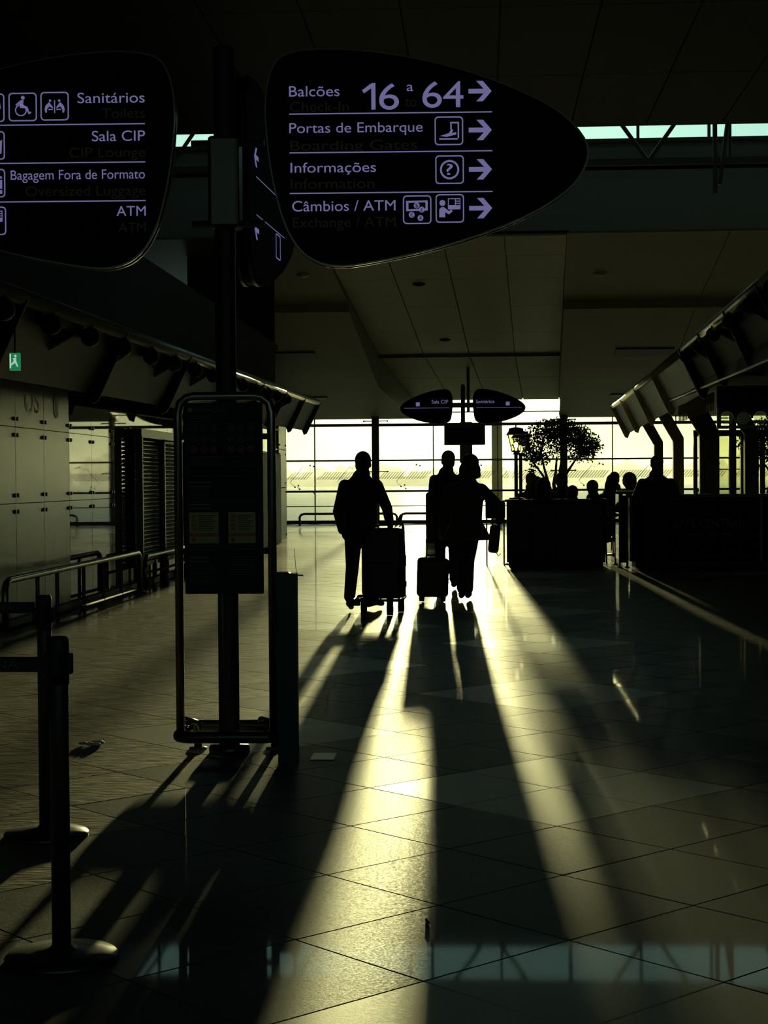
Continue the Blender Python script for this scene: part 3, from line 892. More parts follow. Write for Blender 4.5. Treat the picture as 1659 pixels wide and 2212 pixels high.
for ch, dx, dy in (('$', 914, 444), ('£', 925, 453), ('€', 903, 464), ('¥', 922, 471)):
    text('currency_mark', ch, 'sign_black', exp_, sl_(dx - 3.2), sl_(dx + 3.2), sz_(dy + 4.2), FY - .0045, 8.2 / 401)
def atm(t_, xc, yc):
    a = MB(); frame_icon(a, xc, yc, FY)
    disc(a, xc - 16, yc - 12, 6.5, FY)
    P(a, [(xc - 23, yc + 19), (xc - 23, yc + 2), (xc - 18, yc - 3), (xc - 13, yc - 3), (xc - 2, yc + 6), (xc + 3, yc + 2), (xc + 6, yc + 6), (xc - 2, yc + 13), (xc - 10, yc + 8), (xc - 10, yc + 19)], FY)
    ring(a, [(sl_(xc + p[0]), sz_(yc + p[1])) for p in ((-4, -22), (23, -22), (23, 2), (-4, 2))], [(sl_(xc + p[0]), sz_(yc + p[1])) for p in ((-2, -20), (11, -20), (11, -7), (-2, -7))], FY - .002, FY)
    cp_ = a.build('cash_pictogram', 'sign_white', t_)
    b = MB()
    for dy in (-18, -13, -8):
        P(b, [(xc + 13, yc + dy - 1.4), (xc + 21.5, yc + dy - 1.4), (xc + 21.5, yc + dy + 1.4), (xc + 13, yc + dy + 1.4)], FY - .0025)
    b.build('keypad_marks', 'sign_black', cp_)
atm(rs, 986, 451)

ls = thing('hanging_sign', 'large black oval sign with toilets, lounge and luggage directions, cut by the left edge', 'sign', (PX, PY, 0), R(2.2))
sign_body(ls, True)
for body, x0, x1, yb, h in (('Sanitários', 176, 323, 214, 23), ('Sala CIP', 207, 323, 297, 23), ('Bagagem Fora de Formato', 28, 322, 379, 21), ('ATM', 259, 323, 460, 22)):
    row(ls, body, x0, x1, yb, h=h)
for body, x0, x1, yb in (('Toilets', 229, 323, 247), ('CIP Lounge', 157, 323, 332), ('Oversized Luggage', 60, 323, 415), ('ATM', 263, 323, 496)):
    row(ls, body, x0, x1, yb, 'sign_amber', 22)
for y in (259, 342, 426):
    MB().bx(sl_(-120), sl_(323), FY - .001, FY + .001, sz_(y + 1) - .003, sz_(y + 1) + .003).build('divider', 'sign_white', ls)
a = MB(); frame_icon(a, 126, 220, FY)
P(a, [(125, 207), (127, 207), (127, 235), (125, 235)], FY)
for s in (-1, 1):
    disc(a, 126 + s * 10, 208, 2.6, FY)
    P(a, [(126 + s * 12, 211), (126 + s * 20, 219), (126 + s * 22, 227), (126 + s * 20, 234), (126 + s * 17, 234), (126 + s * 17, 227), (126 + s * 12, 220), (126 + s * 4, 225), (126 + s * 4, 222)][::s], FY)
    P(a, [(126 + s * 4, 226), (126 + s * 14, 226), (126 + s * 14, 228), (126 + s * 4, 228)][::s], FY)
a.build('baby_change_pictogram', 'sign_white', ls)
a = MB(); frame_icon(a, 56, 221, FY)
disc(a, 56.5, 201, 4.2, FY)
P(a, [(52, 206), (58, 206), (57, 219), (66, 220), (71, 233), (74, 231), (75, 234), (69, 237), (63, 224), (50, 223), (50, 213), (42, 218), (40, 216)], FY)
ring(a, [(sl_(52 + 13 * math.cos(k * .3142)), sz_(228 + 13 * math.sin(k * .3142))) for k in range(20)], [(sl_(52 + 10.6 * math.cos(k * .3142)), sz_(228 + 10.6 * math.sin(k * .3142))) for k in range(20)], FY - .002, FY)
a.build('wheelchair_pictogram', 'sign_white', ls)
a = MB(); frame_icon(a, -15, 222, FY)
disc(a, 0, 204, 4, FY); disc(a, -28, 204, 4, FY)
P(a, [(-6, 209), (6, 209), (8, 224), (5, 224), (4, 216), (4, 242), (1, 242), (0, 226), (-1, 242), (-4, 242), (-4, 216), (-5, 224), (-8, 224)], FY)
P(a, [(-33, 209), (-23, 209), (-18, 230), (-24, 230), (-24, 242), (-32, 242), (-32, 230), (-38, 230)], FY)
a.build('toilet_pictogram', 'sign_white', ls)
a = MB(); frame_icon(a, -15, 304, FY)
disc(a, -1, 288, 4.5, FY)
P(a, [(-8, 296), (6, 294), (10, 292), (8, 322), (-8, 322)], FY)
a.build('lounge_pictogram', 'sign_white', ls)
a = MB(); frame_icon(a, -15, 386, FY)
P(a, [(1, 371), (8, 371), (9, 376), (1, 376)], FY); P(a, [(-1, 379), (9, 379), (9, 398), (-1, 398)], FY); P(a, [(1, 401), (9, 401), (9, 409), (1, 409)], FY)
P(a, [(-35, 376), (-10, 376), (-10, 406), (-35, 406)], FY)
a.build('luggage_pictogram', 'sign_white', ls)
atm(ls, -14, 468)

bs = thing('hanging_sign', 'black oval sign seen edge-on behind the steel post', 'sign', (PX + .02, PY + .02, -.02), R(87))
sign_body(bs, False)
for y in (327, 415):
    MB().bx(sl_(700), sl_(1079), FY - .001, FY + .001, sz_(y) - .002, sz_(y) + .002).build('divider', 'sign_white', bs)
for y in (283, 451):
    a = MB(); frame_icon(a, 985, y, FY); a.build('pictogram', 'sign_white', bs)
    a = MB(); arrow(a, 700, y, FY, -1); a.build('arrow', 'sign_white', bs)

# ================================================================== INFORMATION BOARD IN ITS TUBE FRAME
BX, BY = PX + .006, PY - .16
ib = thing('information_board', 'dark blue notice board with ATENÇÃO header in front of the post', 'notice board', (BX, BY, 0), R(1.0))
MB().rbox((0, 0, 1.402), (.425, .022, 1.03), .004).build('panel', 'board_blue', ib)
F2 = -.0125
def ib_(x):
    return (x - 487) / 401
def iz_(y):
    return 1.917 - (y - 872) / 399
text('lettering', 'ATENÇÃO', 'print_grey', ib, ib_(424), ib_(496), iz_(891), F2, .020)
a = MB(); a.prism([(ib_(416) + .013 * math.cos(k * .5236), iz_(887) + .013 * math.sin(k * .5236)) for k in range(12)], 'Y', F2 - .001, F2); a.build('warning_dot', 'print_orange', ib)
def lines(y0, y1, n, x0, x1, m, thick=1.2, name='small_print'):
    a = MB()
    for k in range(n):
        y = y0 + (y1 - y0) * k / max(1, n - 1)
        e = x1 - (6 if k % 3 == 2 else 2 if k % 2 else 0)
        a.bx(ib_(x0), ib_(e), F2 - .0008, F2, iz_(y + thick), iz_(y))
    return a.build(name, m, ib)
lines(900, 910, 3, 411, 470, 'print_grey')
for (y0, y1) in ((917, 988), (1006, 1029), (1082, 1180)):
    a = MB()
    ring(a, rrect(ib_(409), ib_(565), iz_(y1), iz_(y0), .006), rrect(ib_(410), ib_(564), iz_(y1 - 1), iz_(y0 + 1), .005), F2 - .0008, F2)
    a.build('outline', 'print_grey', ib)
for cx_ in (424, 445, 466, 505, 526, 547):
    for cy_ in (928, 950, 972):
        a = MB()
        ring(a, [(ib_(cx_ + 7.5 * math.cos(k * .449)), iz_(cy_ + 7.5 * math.sin(k * .449))) for k in range(14)], [(ib_(cx_ + 6 * math.cos(k * .449)), iz_(cy_ + 6 * math.sin(k * .449))) for k in range(14)], F2 - .0008, F2)
        for s in (-1, 1):
            a.prism([(ib_(cx_ - 5), iz_(cy_ - s * 4)), (ib_(cx_ - 4), iz_(cy_ - s * 5)), (ib_(cx_ + 5), iz_(cy_ + s * 4)), (ib_(cx_ + 4), iz_(cy_ + s * 5))], 'Y', F2 - .0006, F2)
        a.build('prohibition_mark', 'print_red' if cy_ == 972 else 'print_grey', ib)
lines(991, 1003, 4, 412, 480, 'print_grey')
lines(1041, 1050, 2, 411, 462, 'print_grey', 3.5)
lines(1056, 1076, 6, 411, 456, 'print_grey')
lines(1089, 1097, 2, 411, 463, 'print_grey', 3.5)
for (x0, x1) in ((412, 476), (497, 556)):
    MB().bx(ib_(x0), ib_(x1), F2 - .001, F2, iz_(1152), iz_(1107)).build('notice', 'print_cream', ib)
    MB().bx(ib_(x0), ib_(x1), F2 - .001, F2, iz_(1158), iz_(1152.5)).build('notice_stripe', 'print_orange', ib)
    MB().bx(ib_(x0), ib_(x1), F2 - .001, F2, iz_(1174), iz_(1158.5)).build('notice_foot', 'print_cream', ib)
    a = MB()
    for k in range(4):
        a.bx(ib_(x0 + 5), ib_(x0 + 16), F2 - .0016, F2 - .001, iz_(1120 + k * 9), iz_(1113 + k * 9))
    a.build('notice_pictures', 'print_orange', ib)
    a = MB()
    for k in range(9):
        a.bx(ib_(x0 + 20), ib_(x1 - 6 - (k % 3) * 4), F2 - .0016, F2 - .001, iz_(1114.6 + k * 4), iz_(1113.2 + k * 4))
    a.build('small_print', 'wood_dark', ib)
    MB().prism([(ib_(x0 + 10 + 4.5 * math.cos(k * .6283)), iz_(1166 + 4.5 * math.sin(k * .6283))) for k in range(10)], 'Y', F2 - .0016, F2 - .001).build('notice_dot', 'print_red', ib)
lines(1186, 1187, 1, 412, 560, 'print_grey', 1)
lines(1203, 1211, 2, 411, 455, 'print_grey', 3.5)
lines(1218, 1262, 12, 411, 470, 'print_grey')
lines(1203, 1240, 8, 500, 556, 'print_grey')

tf = thing('tube_frame', 'bent steel tube frame standing on the floor around the notice board', 'frame', (BX + .007, BY, 0), R(1.0))
HW = .253
MB().tube([(-HW, 0, .11), (-HW, 0, 1.86), (-HW + .012, 0, 1.915), (-HW + .05, 0, 1.945), (-HW + .09, 0, 1.953), (HW - .09, 0, 1.953), (HW - .05, 0, 1.945), (HW - .012, 0, 1.915), (HW, 0, 1.86), (HW, 0, .11)], .0235, 14).build('hoop', 'steel', tf, True)
lp = [(x, y, .115) for x, y in rrect(-.268, .268, -.03, .40, .07, 5)]
MB().tube(lp, .033, 12, closed=True).build('floor_ring', 'steel_dark', tf, True)
for x in (-.205, .225):
    MB().tube([(x, .30, 0), (x, .30, .10), (x - .01, .27, .15), (x - .06, .16, .18)], .022, 10).build('leg', 'steel', tf, True)
    MB().lathe([(.05, 0), (.05, .008), (.03, .012)], (x, .30, 0), 16).build('foot_plate', 'steel', tf, True)
for z in (1.735, 1.118):
    for s in (-1, 1):
        MB().rbox((s * .225, 0, z), (.065, .03, .032), .005).build('clip', 'black', tf)

# ================================================================== TEAL POST, STANCHIONS
tp = thing('queue_post', 'slim square teal floor post beside the notice board', 'post', (-1.027, 8.76, 0))
MB().prism([(-.052, 0), (.052, 0), (.052, 1.006), (.018, 1.006), (.008, 1.013), (-.052, 1.013)], 'Y', -.035, .035).build('column', 'teal', tp)
MB().tube([(.05, 0, .995), (.085, 0, .995)], .004, 6).build('hook', 'steel', tp)
MB().rbox((-.062, 0, .985), (.02, .03, .03), .004).build('latch', 'black', tp)
MB().tube([(.048, .01, 1.008), (.0, .35, 1.09), (-.05, .8, 1.10)], .0015, 5).build('cord', 'steel_dark', tp)
def stanchion(name, label, x, y, zt, rz):
    t_ = thing(name, label, 'stanchion', (x, y, 0), rz, 'belt stanchions at the left edge')
    MB().lathe([(.177, 0), (.178, .012), (.172, .020), (.10, .028), (.05, .034), (.034, .040), (.034, .045)], n=48).build('base', 'steel_dark', t_, True)
    MB().lathe([(.0295, .04), (.0295, zt - .14), (.0295, zt - .13)], n=24).build('pole', 'steel_dark', t_, True)
    MB().lathe([(.0325, zt - .15), (.0325, zt - .02), (.030, zt - .006), (.024, zt)], n=24).build('head', 'black', t_, True)
    for k in range(4):
        a_ = k * math.pi / 2
        MB().rbox((.036 * math.cos(a_), .036 * math.sin(a_), zt - .085), (.016, .03, .065), .004, rz=a_).build('belt_clip', 'black', t_)
    return t_
s1 = stanchion('belt_stanchion', 'nearer black belt stanchion on a round base at the left edge', -1.322, 5.13, 1.016, 0)
s2 = stanchion('belt_stanchion', 'farther black belt stanchion partly hidden behind the nearer one', -1.846, 6.93, 1.022, 0)
def belt(label, x, y, z, x1, y1, body):
    d = Vector((x1 - x, y1 - y, 0)); L = d.length
    t_ = thing('barrier_belt', label, 'belt', (x, y, 0), math.atan2(d.y, d.x), 'barrier belts')
    MB().bx(0, L, -.001, .001, z - .024, z + .024).build('webbing', 'tape', t_)
    a = text('lettering', body, 'tape_print', t_, L - .20, L - .09, z - .012, -.002, .024)
    a.scale = (1, 1, 1)
belt('black barrier belt pulled from the nearer stanchion', -3.35, 5.15, .928, -1.36, 5.13, 'ANA')
belt('black barrier belt pulled from the farther stanchion', -3.9, 6.95, .968, -1.885, 6.93, 'ANA')

db = tag(MB().rbox((0, 0, .006), (.010, .040, .012), .004).build('crumb', 'black'), 'small dark crumb lying on the sunlit floor', 'debris')
db.location = (-.19, 5.60, 0); db.rotation_euler = (0, 0, .2)
wr = MB()
rn_ = random.Random(5)
for k in range(7):
    wr.ball((rn_.uniform(-.05, .05), rn_.uniform(-.06, .06), .012), (.03, .02, .011), 8, 5)
me_ = remesh(wr, .006, 1); me_.materials.clear(); me_.materials.append(MATS['paper'])
cw_ = tag(put('crumpled_wrapper', me_, None, None, (-2.22, 9.33, 0)), 'crumpled pale wrapper on the floor behind the stanchions', 'litter')
fpl = tag(MB().rbox((0, 0, .002), (.13, .22, .004), .0015).build('floor_plate', 'steel_dark'), 'small flat metal plate on the floor right of the teal post', 'floor plate')
fpl.location = (-.86, 8.95, 0)

# ================================================================== PEOPLE
def V3(p):
    return Vector(p)
def limb(mb, pts, rad, n=12):
    mb.tube(pts, rad, n)
    for p, r in zip(pts, rad):
        mb.ball(p, r * .995, 12, 8)
def loft(mb, rings, n=22, p=2.4):
    """rings: (cx, cy, z, rx, ry); a closed super-elliptic trunk"""
    vs, fs = [], []
    for cx, cy, z, rx, ry in rings:
        for k in range(n):
            t = 2 * math.pi * k / n
            c, s = math.cos(t), math.sin(t)
            vs.append((cx + rx * math.copysign(abs(c) ** (2 / p), c), cy + ry * math.copysign(abs(s) ** (2 / p), s), z))
    m = len(rings)
    for i in range(m - 1):
        fs += [(i * n + k, i * n + (k + 1) % n, (i + 1) * n + (k + 1) % n, (i + 1) * n + k) for k in range(n)]
    fs += [tuple(range(n))[::-1], tuple((m - 1) * n + k for k in range(n))]
    mb.add(vs, fs)
def hand(mb, wrist, d, nrm, thumb_side, curl=.6, s=1.0):
    d = V3(d).normalized()
    nrm = V3(nrm); nrm = (nrm - d * nrm.dot(d)).normalized()
    w = d.cross(nrm) * thumb_side
    wr = V3(wrist)
    pc = wr + d * .048 * s
    for q in (-.026, -.009, .009, .026):
        limb(mb, [wr + d * .012 * s + w * q * .7 * s, wr + d * .085 * s + w * q * s], [.017 * s, .013 * s], 8)
    for q, L in ((.030, .068), (.010, .080), (-.010, .076), (-.029, .058)):
        a = wr + d * .088 * s + w * q * s
        c1 = curl * .8
        d1 = d * math.cos(c1) + nrm * math.sin(c1)
        d2 = d * math.cos(curl * 2) + nrm * math.sin(curl * 2)
        d3 = d * math.cos(curl * 3) + nrm * math.sin(curl * 3)
        b = a + d1 * L * .48 * s; c = b + d2 * L * .32 * s; e = c + d3 * L * .25 * s
        limb(mb, [a, b, c, e], [.0105 * s, .0098 * s, .009 * s, .008 * s], 8)
    a = wr + d * .025 * s + w * .028 * s
    b = a + (d * .6 + w * .75 + nrm * .25).normalized() * .038 * s
    c = b + (d * .85 + w * .2 + nrm * .55).normalized() * .032 * s
    limb(mb, [a, b, c], [.0125 * s, .0110 * s, .009 * s], 8)
def head(mb, c, yaw=0.0, tilt=0.0, s=1.0):
    m = Matrix.Translation(c) @ Matrix.Scale(1.08, 4) @ Matrix.Rotation(yaw, 4, 'Z') @ Matrix.Rotation(tilt, 4, 'X')
    h = MB()
    h.ball((0, -.012, .022), (.077 * s, .096 * s, .098 * s), 20, 14)
    h.ball((0, .024, -.045), (.056 * s, .068 * s, .075 * s), 16, 10)
    h.ball((0, .052, -.092), (.030 * s, .030 * s, .026 * s), 10, 8)
    limb(h, [(0, .086, .012), (0, .106, -.028)], [.010, .015], 8)
    h.ball((0, .094, -.060), (.026, .013, .010), 10, 6)
    h.ball((0, .088, .024), (.056, .016, .012), 12, 6)
    for e in (-1, 1):
        h.ball((e * .078, -.006, -.014), (.011, .024, .034), 10, 8)
        h.ball((e * .032, .086, .006), (.013, .008, .009), 8, 6)
    mb.add([m @ V3(v) for v in h.v], h.f)
def shoe(mb, ankle, toe, s=1.0):
    a, t_ = V3(ankle), V3(toe)
    d = (t_ - a); d.z = 0; d.normalize()
    drop = Vector((0, 0, -1))
    heel = a - d * .05 + drop * (a.z - .035 - max(0, min(a.z, .2) - .10))
    limb(mb, [a + Vector((0, 0, .03)), a + drop * .03], [.044 * s, .042 * s], 10)
    limb(mb, [a - d * .04 + drop * .045, (a + t_) / 2 + Vector((0, 0, .0)), t_], [.040 * s, .044 * s, .034 * s], 12)
def person(label, loc, rz, spec, v=.0105, group=None):
    """spec: dict of part name -> (material, MB, voxel factor); the body is one fused skin"""
    t_ = thing('person', label, 'person', loc, rz, group)
    for nm, (m, mb) in spec.items():
        me = remesh(mb, v if nm in ('body', 'hair') else v * 1.15)
        me.materials.clear(); me.materials.append(MATS[m])
        me.polygons.foreach_set('use_smooth', [True] * len(me.polygons))
        me.name = nm
        put(nm, me, t_)
    return t_
def standing(P, jacket='cloth_navy', trousers='denim', hair='hair_dark', hair_fn=None, coat_low=None, collar=True):
    """P: joints in metres (x right, y forward, z up)"""
    body, top, low, hr, sh_ = MB(), MB(), MB(), MB(), MB()
    hd, nk = V3(P['head']), V3(P['neck'])
    head(body, hd, P.get('yaw', 0), P.get('tilt', 0))
    limb(body, [hd + Vector((0, -.015, -.06)), nk], [.067, .074])
    hipz = (P['hipL'][2] + P['hipR'][2]) / 2
    cx, cy = (P['hipL'][0] + P['hipR'][0]) / 2, (P['hipL'][1] + P['hipR'][1]) / 2
    sw = abs(P['shR'][0] - P['shL'][0]) / 2
    sx, sy, szz = (P['shR'][0] + P['shL'][0]) / 2, (P['shR'][1] + P['shL'][1]) / 2, (P['shR'][2] + P['shL'][2]) / 2
    def trunk(mb, k, bottom, flare):
        rr = [(cx, cy, bottom, flare[0], flare[1])]
        if bottom < hipz - .02:
            rr.append((cx, cy, hipz, (flare[0] + .175 + k) / 2, (flare[1] + .12 + k) / 2))
        for f, rx, ry in ((.22, .160, .110), (.45, .165, .112), (.70, .178, .118), (.88, .180, .112)):
            rr.append((cx + (sx - cx) * f, cy + (sy - cy) * f, hipz + (szz - hipz) * f, (rx + k) * sw / .19, ry + k))
        rr.append((sx, sy, szz + .012, (sw - .035) + k, .085 + k))
        rr.append((sx + (nk.x - sx) * .4, sy, szz + .055, sw * .62 + k * .6, .075 + k * .5))
        rr.append((sx + (nk.x - sx) * .8, sy, szz + .105, .076 + k * .4, .066 + k * .3))
        loft(mb, rr)
    trunk(body, -.015, hipz - .06, (.15, .10))
    trunk(top, .022, coat_low[0] if coat_low else hipz - .12, (coat_low[1], coat_low[2]) if coat_low else (.20, .145))
    if collar:
        limb(top, [nk + Vector((-.02, -.005, -.01)), nk + Vector((.02, -.005, .035))], [.090, .080])
    for s, k in (('L', -1), ('R', 1)):
        a, e, w = P['sh' + s], P['el' + s], P['wr' + s]
        limb(body, [V3(a) + Vector((-k * .012, 0, -.02)), e, w], [.050, .038, .026])
        limb(top, [V3(a) + Vector((-k * .012, 0, -.022)), e, V3(w) * .93 + V3(e) * .07], [.074, .064, .052])
        d = V3(P.get('hd' + s, V3(w) - V3(e)))
        hand(body, w, d, P.get('palm' + s, (-k * .3, .9, 0)), k, P.get('curl' + s, .55))
        h, kn, an = P['hip' + s], P['kn' + s], P['an' + s]
        limb(body, [h, kn, an], [.085, .055, .038])
        limb(low, [h, kn, V3(an) + Vector((0, 0, .03))], [.108, .078, .066])
        shoe(sh_, an, P['toe' + s])
    loft(low, [(cx, cy, hipz - .08, .165, .12), (cx, cy, hipz + .02, .185, .13), (cx, cy, hipz + .12, .165, .115)])
    (hair_fn or short_hair)(hr, hd, P.get('yaw', 0), P.get('tilt', 0))
    return {'body': ('skin', body), 'jacket': (jacket, top), 'trousers': (trousers, low), 'hair': (hair, hr), 'shoes': ('leather', sh_)}
def _h(hr, parts, c, yaw, tilt):
    m = Matrix.Translation(c) @ Matrix.Scale(1.08, 4) @ Matrix.Rotation(yaw, 4, 'Z') @ Matrix.Rotation(tilt, 4, 'X')
    hr.add([m @ V3(v) for v in parts.v], parts.f)
def short_hair(hr, c, yaw=0, tilt=0):
    h = MB().ball((0, -.022, .034), (.088, .102, .098), 18, 12).ball((0, -.050, -.03), (.078, .062, .080), 16, 10)
    _h(hr, h, c, yaw, tilt)
def bob_hair(hr, c, yaw=0, tilt=0):
    h = MB().ball((0, -.020, .030), (.100, .112, .102), 20, 12).ball((0, -.045, -.06), (.128, .09, .115), 18, 12).ball((.045, -.05, -.115), (.090, .065, .05), 14, 8).ball((-.055, -.045, -.125), (.085, .06, .05), 14, 8)
    _h(hr, h, c, yaw, tilt)
def long_hair(hr, c, yaw=0, tilt=0):
    h = MB().ball((0, -.020, .030), (.090, .106, .102), 20, 12).ball((0, -.06, -.08), (.105, .075, .14), 18, 12).ball((0, -.085, -.22), (.12, .06, .16), 18, 12)
    _h(hr, h, c, yaw, tilt)
def bun_hair(hr, c, yaw=0, tilt=0):
    h = MB().ball((0, -.024, .034), (.090, .105, .100), 18, 12).ball((0, -.125, .02), (.045, .045, .045), 12, 8)
    _h(hr, h, c, yaw, tilt)
def hood_hair(hr, c, yaw=0, tilt=0):
    h = MB().ball((0, -.03, .02), (.115, .115, .125), 20, 12).ball((0, -.05, -.10), (.12, .10, .12), 18, 12)
    _h(hr, h, c, yaw, tilt)

# man walking with the luggage trolley, seen from behind
man = dict(head=(.03, .03, 1.680), neck=(.01, 0, 1.535), yaw=-.15, tilt=-.08,
           shL=(-.195, 0, 1.45), elL=(-.265, .03, 1.13), wrL=(-.225, .14, .90), palmL=(.8, .4, 0),
           shR=(.195, .0, 1.45), elR=(.305, -.10, 1.17), wrR=(.345, -.30, 1.005), palmR=(0, .2, -1), hdR=(.10, -.9, -.15), curlR=.75,
           hipL=(-.09, 0, .90), knL=(-.105, .03, .50), anL=(-.12, -.22, .14), toeL=(-.115, -.06, .045),
           hipR=(.09, 0, .90), knR=(.10, .20, .50), anR=(.085, .26, .10), toeR=(.21, .40, .05))
person('man in a dark jacket pushing a loaded luggage trolley, seen from behind', (-1.375, 19.0, 0), 0, standing(man, 'cloth_navy', 'denim', 'hair_dark', None, (.85, .225, .16)))
# woman with bobbed hair and a long coat
wom = dict(head=(.055, .03, 1.665), neck=(.03, 0, 1.50), yaw=-.2, tilt=-.05,
           shL=(-.20, 0, 1.395), elL=(-.275, -.04, 1.10), wrL=(-.315, -.14, .88), palmL=(.3, -.2, -.9), curlL=.8,
           shR=(.20, 0, 1.39), elR=(.415, -.06, 1.15), wrR=(.405, .10, .96), palmR=(-1, 0, 0), curlR=.8,
           hipL=(-.07, 0, .86), knL=(-.055, .03, .48), anL=(-.06, -.10, .125), toeL=(-.07, .06, .05),
           hipR=(.07, 0, .86), knR=(.02, .12, .48), anR=(.015, .18, .10), toeR=(.03, .34, .05))
person('woman with bobbed hair in a long coat pulling a cabin case, seen from behind', (-.185, 20.5, 0), 0, standing(wom, 'cloth_grey', 'denim', 'hair_brown', bob_hair, (.745, .315, .21)))
# third walker ahead of the woman
p3 = dict(head=(.02, .03, 1.745), neck=(0, 0, 1.585), yaw=.25,
          shL=(-.175, 0, 1.505), elL=(-.205, .02, 1.17), wrL=(-.165, .14, .94), palmL=(.8, .4, 0),
          shR=(.175, 0, 1.505), elR=(.22, .05, 1.17), wrR=(.20, .17, .96), palmR=(-.8, .4, 0),
          hipL=(-.085, 0, .94), knL=(-.09, .05, .52), anL=(-.09, -.08, .11), toeL=(-.10, .09, .05),
          hipR=(.085, 0, .94), knR=(.09, .10, .52), anR=(.09, .12, .10), toeR=(.10, .28, .05))
person('tall man in a dark jacket half hidden behind the woman', (-.47, 22.6, 0), 0, standing(p3, 'cloth_navy', 'denim', 'hair_grey', None, (.88, .21, .15)), .011)

# ------------------------------------------------------------------ bags and trolley
def wheel(parent, x, y, r, w=.024, name='wheel'):
    o = MB().tube([(x - w / 2, y, r), (x + w / 2, y, r)], r, 18).build(name, 'rubber', parent)
    MB().tube([(x - w / 2 - .003, y, r), (x + w / 2 + .003, y, r)], r * .45, 12).build('hub', 'steel', o)
    return o
TX, TY = -1.115, 18.45
tro = thing('luggage_trolley', 'steel airport luggage trolley beside the man in the dark jacket', 'trolley', (TX, TY, 0))
MB().tube([(-.30, -.22, .17), (.24, -.22, .17), (.25, .42, .17), (-.16, .50, .17), (-.30, .42, .17)], .018, 10, closed=True).build('base_frame', 'steel_dark', tro, True)
for k in range(5):
    MB().tube([(-.24 + k * .115, -.21, .17), (-.20 + k * .10, .44, .17)], .009, 8).build('slat', 'steel_dark', tro)
MB().tube([(-.30, .05, .165), (-.02, -.24, .19)], .012, 8).build('cross_brace', 'steel', tro)
for x, y, r in ((.105, -.16, .075), (.205, .30, .06), (-.22, .36, .06)):
    wheel(tro, x, y, r, .068)
    MB().rbox((x, y, r * 2 + .015), (.074, .06, .06), .012).build('fork', 'steel_dark', tro)
MB().rbox((-.27, -.20, .135), (.10, .06, .05), .012).build('bumper', 'rubber', tro)
MB().tube([(.245, .28, .17), (.245, .26, .60), (.235, .24, .97), (.225, .23, 1.0), (.0, .23, 1.01), (-.05, .24, .97), (-.06, .30, .20)], .017, 10).build('handle_frame', 'steel_dark', tro, True)
MB().tube([(-.02, .23, 1.012), (.20, .23, 1.012)], .022, 12).build('handle_grip', 'rubber', tro, True)
MB().tube([(.185, .23, 1.0), (.205, .21, 1.06), (.222, .20, 1.10)], [.020, .024, .018], 10).build('brake_lever', 'rubber', tro, True)
MB().rbox((.262, .10, .33), (.03, .12, .07), .01).build('side_bumper', 'rubber', tro)
def suitcase(label, loc, size, rz, tilt, m, wheels=True, handle=0.0, name='suitcase', grip='side'):
    t_ = thing(name, label, 'suitcase', loc, rz)
    sx, sy, szz = size
    z0 = .055 if wheels else .0
    def T(o):
        o.rotation_euler = (tilt, 0, 0)
        return o
    T(MB().rbox((0, 0, z0 + szz / 2), (sx, sy, szz), min(.05, sy * .25), seg=4).build('shell', m, t_, True))
    for f in (-.25, .25):
        T(MB().rbox((f * sx, -sy / 2 - .006, z0 + szz * .5), (.03, .012, szz * .86), .005).build('rib', m, t_))
    T(MB().rbox((0, -sy / 2 - .012, z0 + szz * .30), (sx * .78, .022, szz * .42), .010).build('pocket', m, t_))
    T(MB().tube([(-.09, 0, z0 + szz - .005), (-.085, 0, z0 + szz + .03), (.085, 0, z0 + szz + .03), (.09, 0, z0 + szz - .005)], .011, 8).build('carry_handle', 'rubber', t_, True))
    if grip == 'side':
        T(MB().tube([(sx / 2 - .005, 0, z0 + szz * .62), (sx / 2 + .028, 0, z0 + szz * .60), (sx / 2 + .028, 0, z0 + szz * .46), (sx / 2 - .005, 0, z0 + szz * .44)], .010, 8).build('side_handle', 'rubber', t_, True))
    if wheels:
        for x in (-sx / 2 + .05, sx / 2 - .05):
            for y in (-sy / 2 + .05, sy / 2 - .05):
                o = T(MB().tube([(x - .012, y, .028), (x + .012, y, .028)], .027, 12).build('wheel', 'rubber', t_))
                T(MB().bx(x - .016, x + .016, y - .016, y + .016, .03, .062).build('wheel_bracket', 'black', t_))
    if handle:
        hx = .10
        T(MB().tube([(-hx, sy / 2 - .05, z0 + szz - .02), (-hx, sy / 2 - .05, z0 + szz + handle), (hx, sy / 2 - .05, z0 + szz + handle), (hx, sy / 2 - .05, z0 + szz - .02)], .009, 8).build('pull_handle', 'steel_dark', t_, True))
    return t_
suitcase('large black suitcase standing upright on the luggage trolley, nearer one', (TX + .025, TY - .05, .182), (.44, .27, .78), 0, 0, 'case_black', False)
suitcase('dark grey suitcase behind the larger one on the trolley', (TX - .01, TY + .27, .182), (.44, .25, .72), .0, 0, 'case_grey', False)
suitcase('small black cabin case on wheels pulled by the woman', (-.60, 20.22, .01), (.37, .22, .48), R(-12), R(-6), 'case_black', True, .28)
hb = thing('shoulder_bag', 'dark shoulder bag hanging at the right hip of the woman', 'bag', (.155, 20.47, .60))
MB().rbox((0, 0, .16), (.13, .30, .34), .035, ry=R(6)).build('body', 'leather', hb, True)
MB().tube([(-.02, .12, .30), (-.03, .06, .55), (-.06, 0, .62), (-.03, -.06, .55), (-.02, -.12, .30)], .010, 8).build('strap', 'leather', hb, True)
MB().rbox((.0, -.155, .20), (.11, .012, .16), .005).build('flap', 'leather', hb)
MB().tube([(.02, -.10, .0), (.05, -.10, -.05), (.075, -.08, -.02)], .006, 6).build('loose_strap', 'leather', hb)

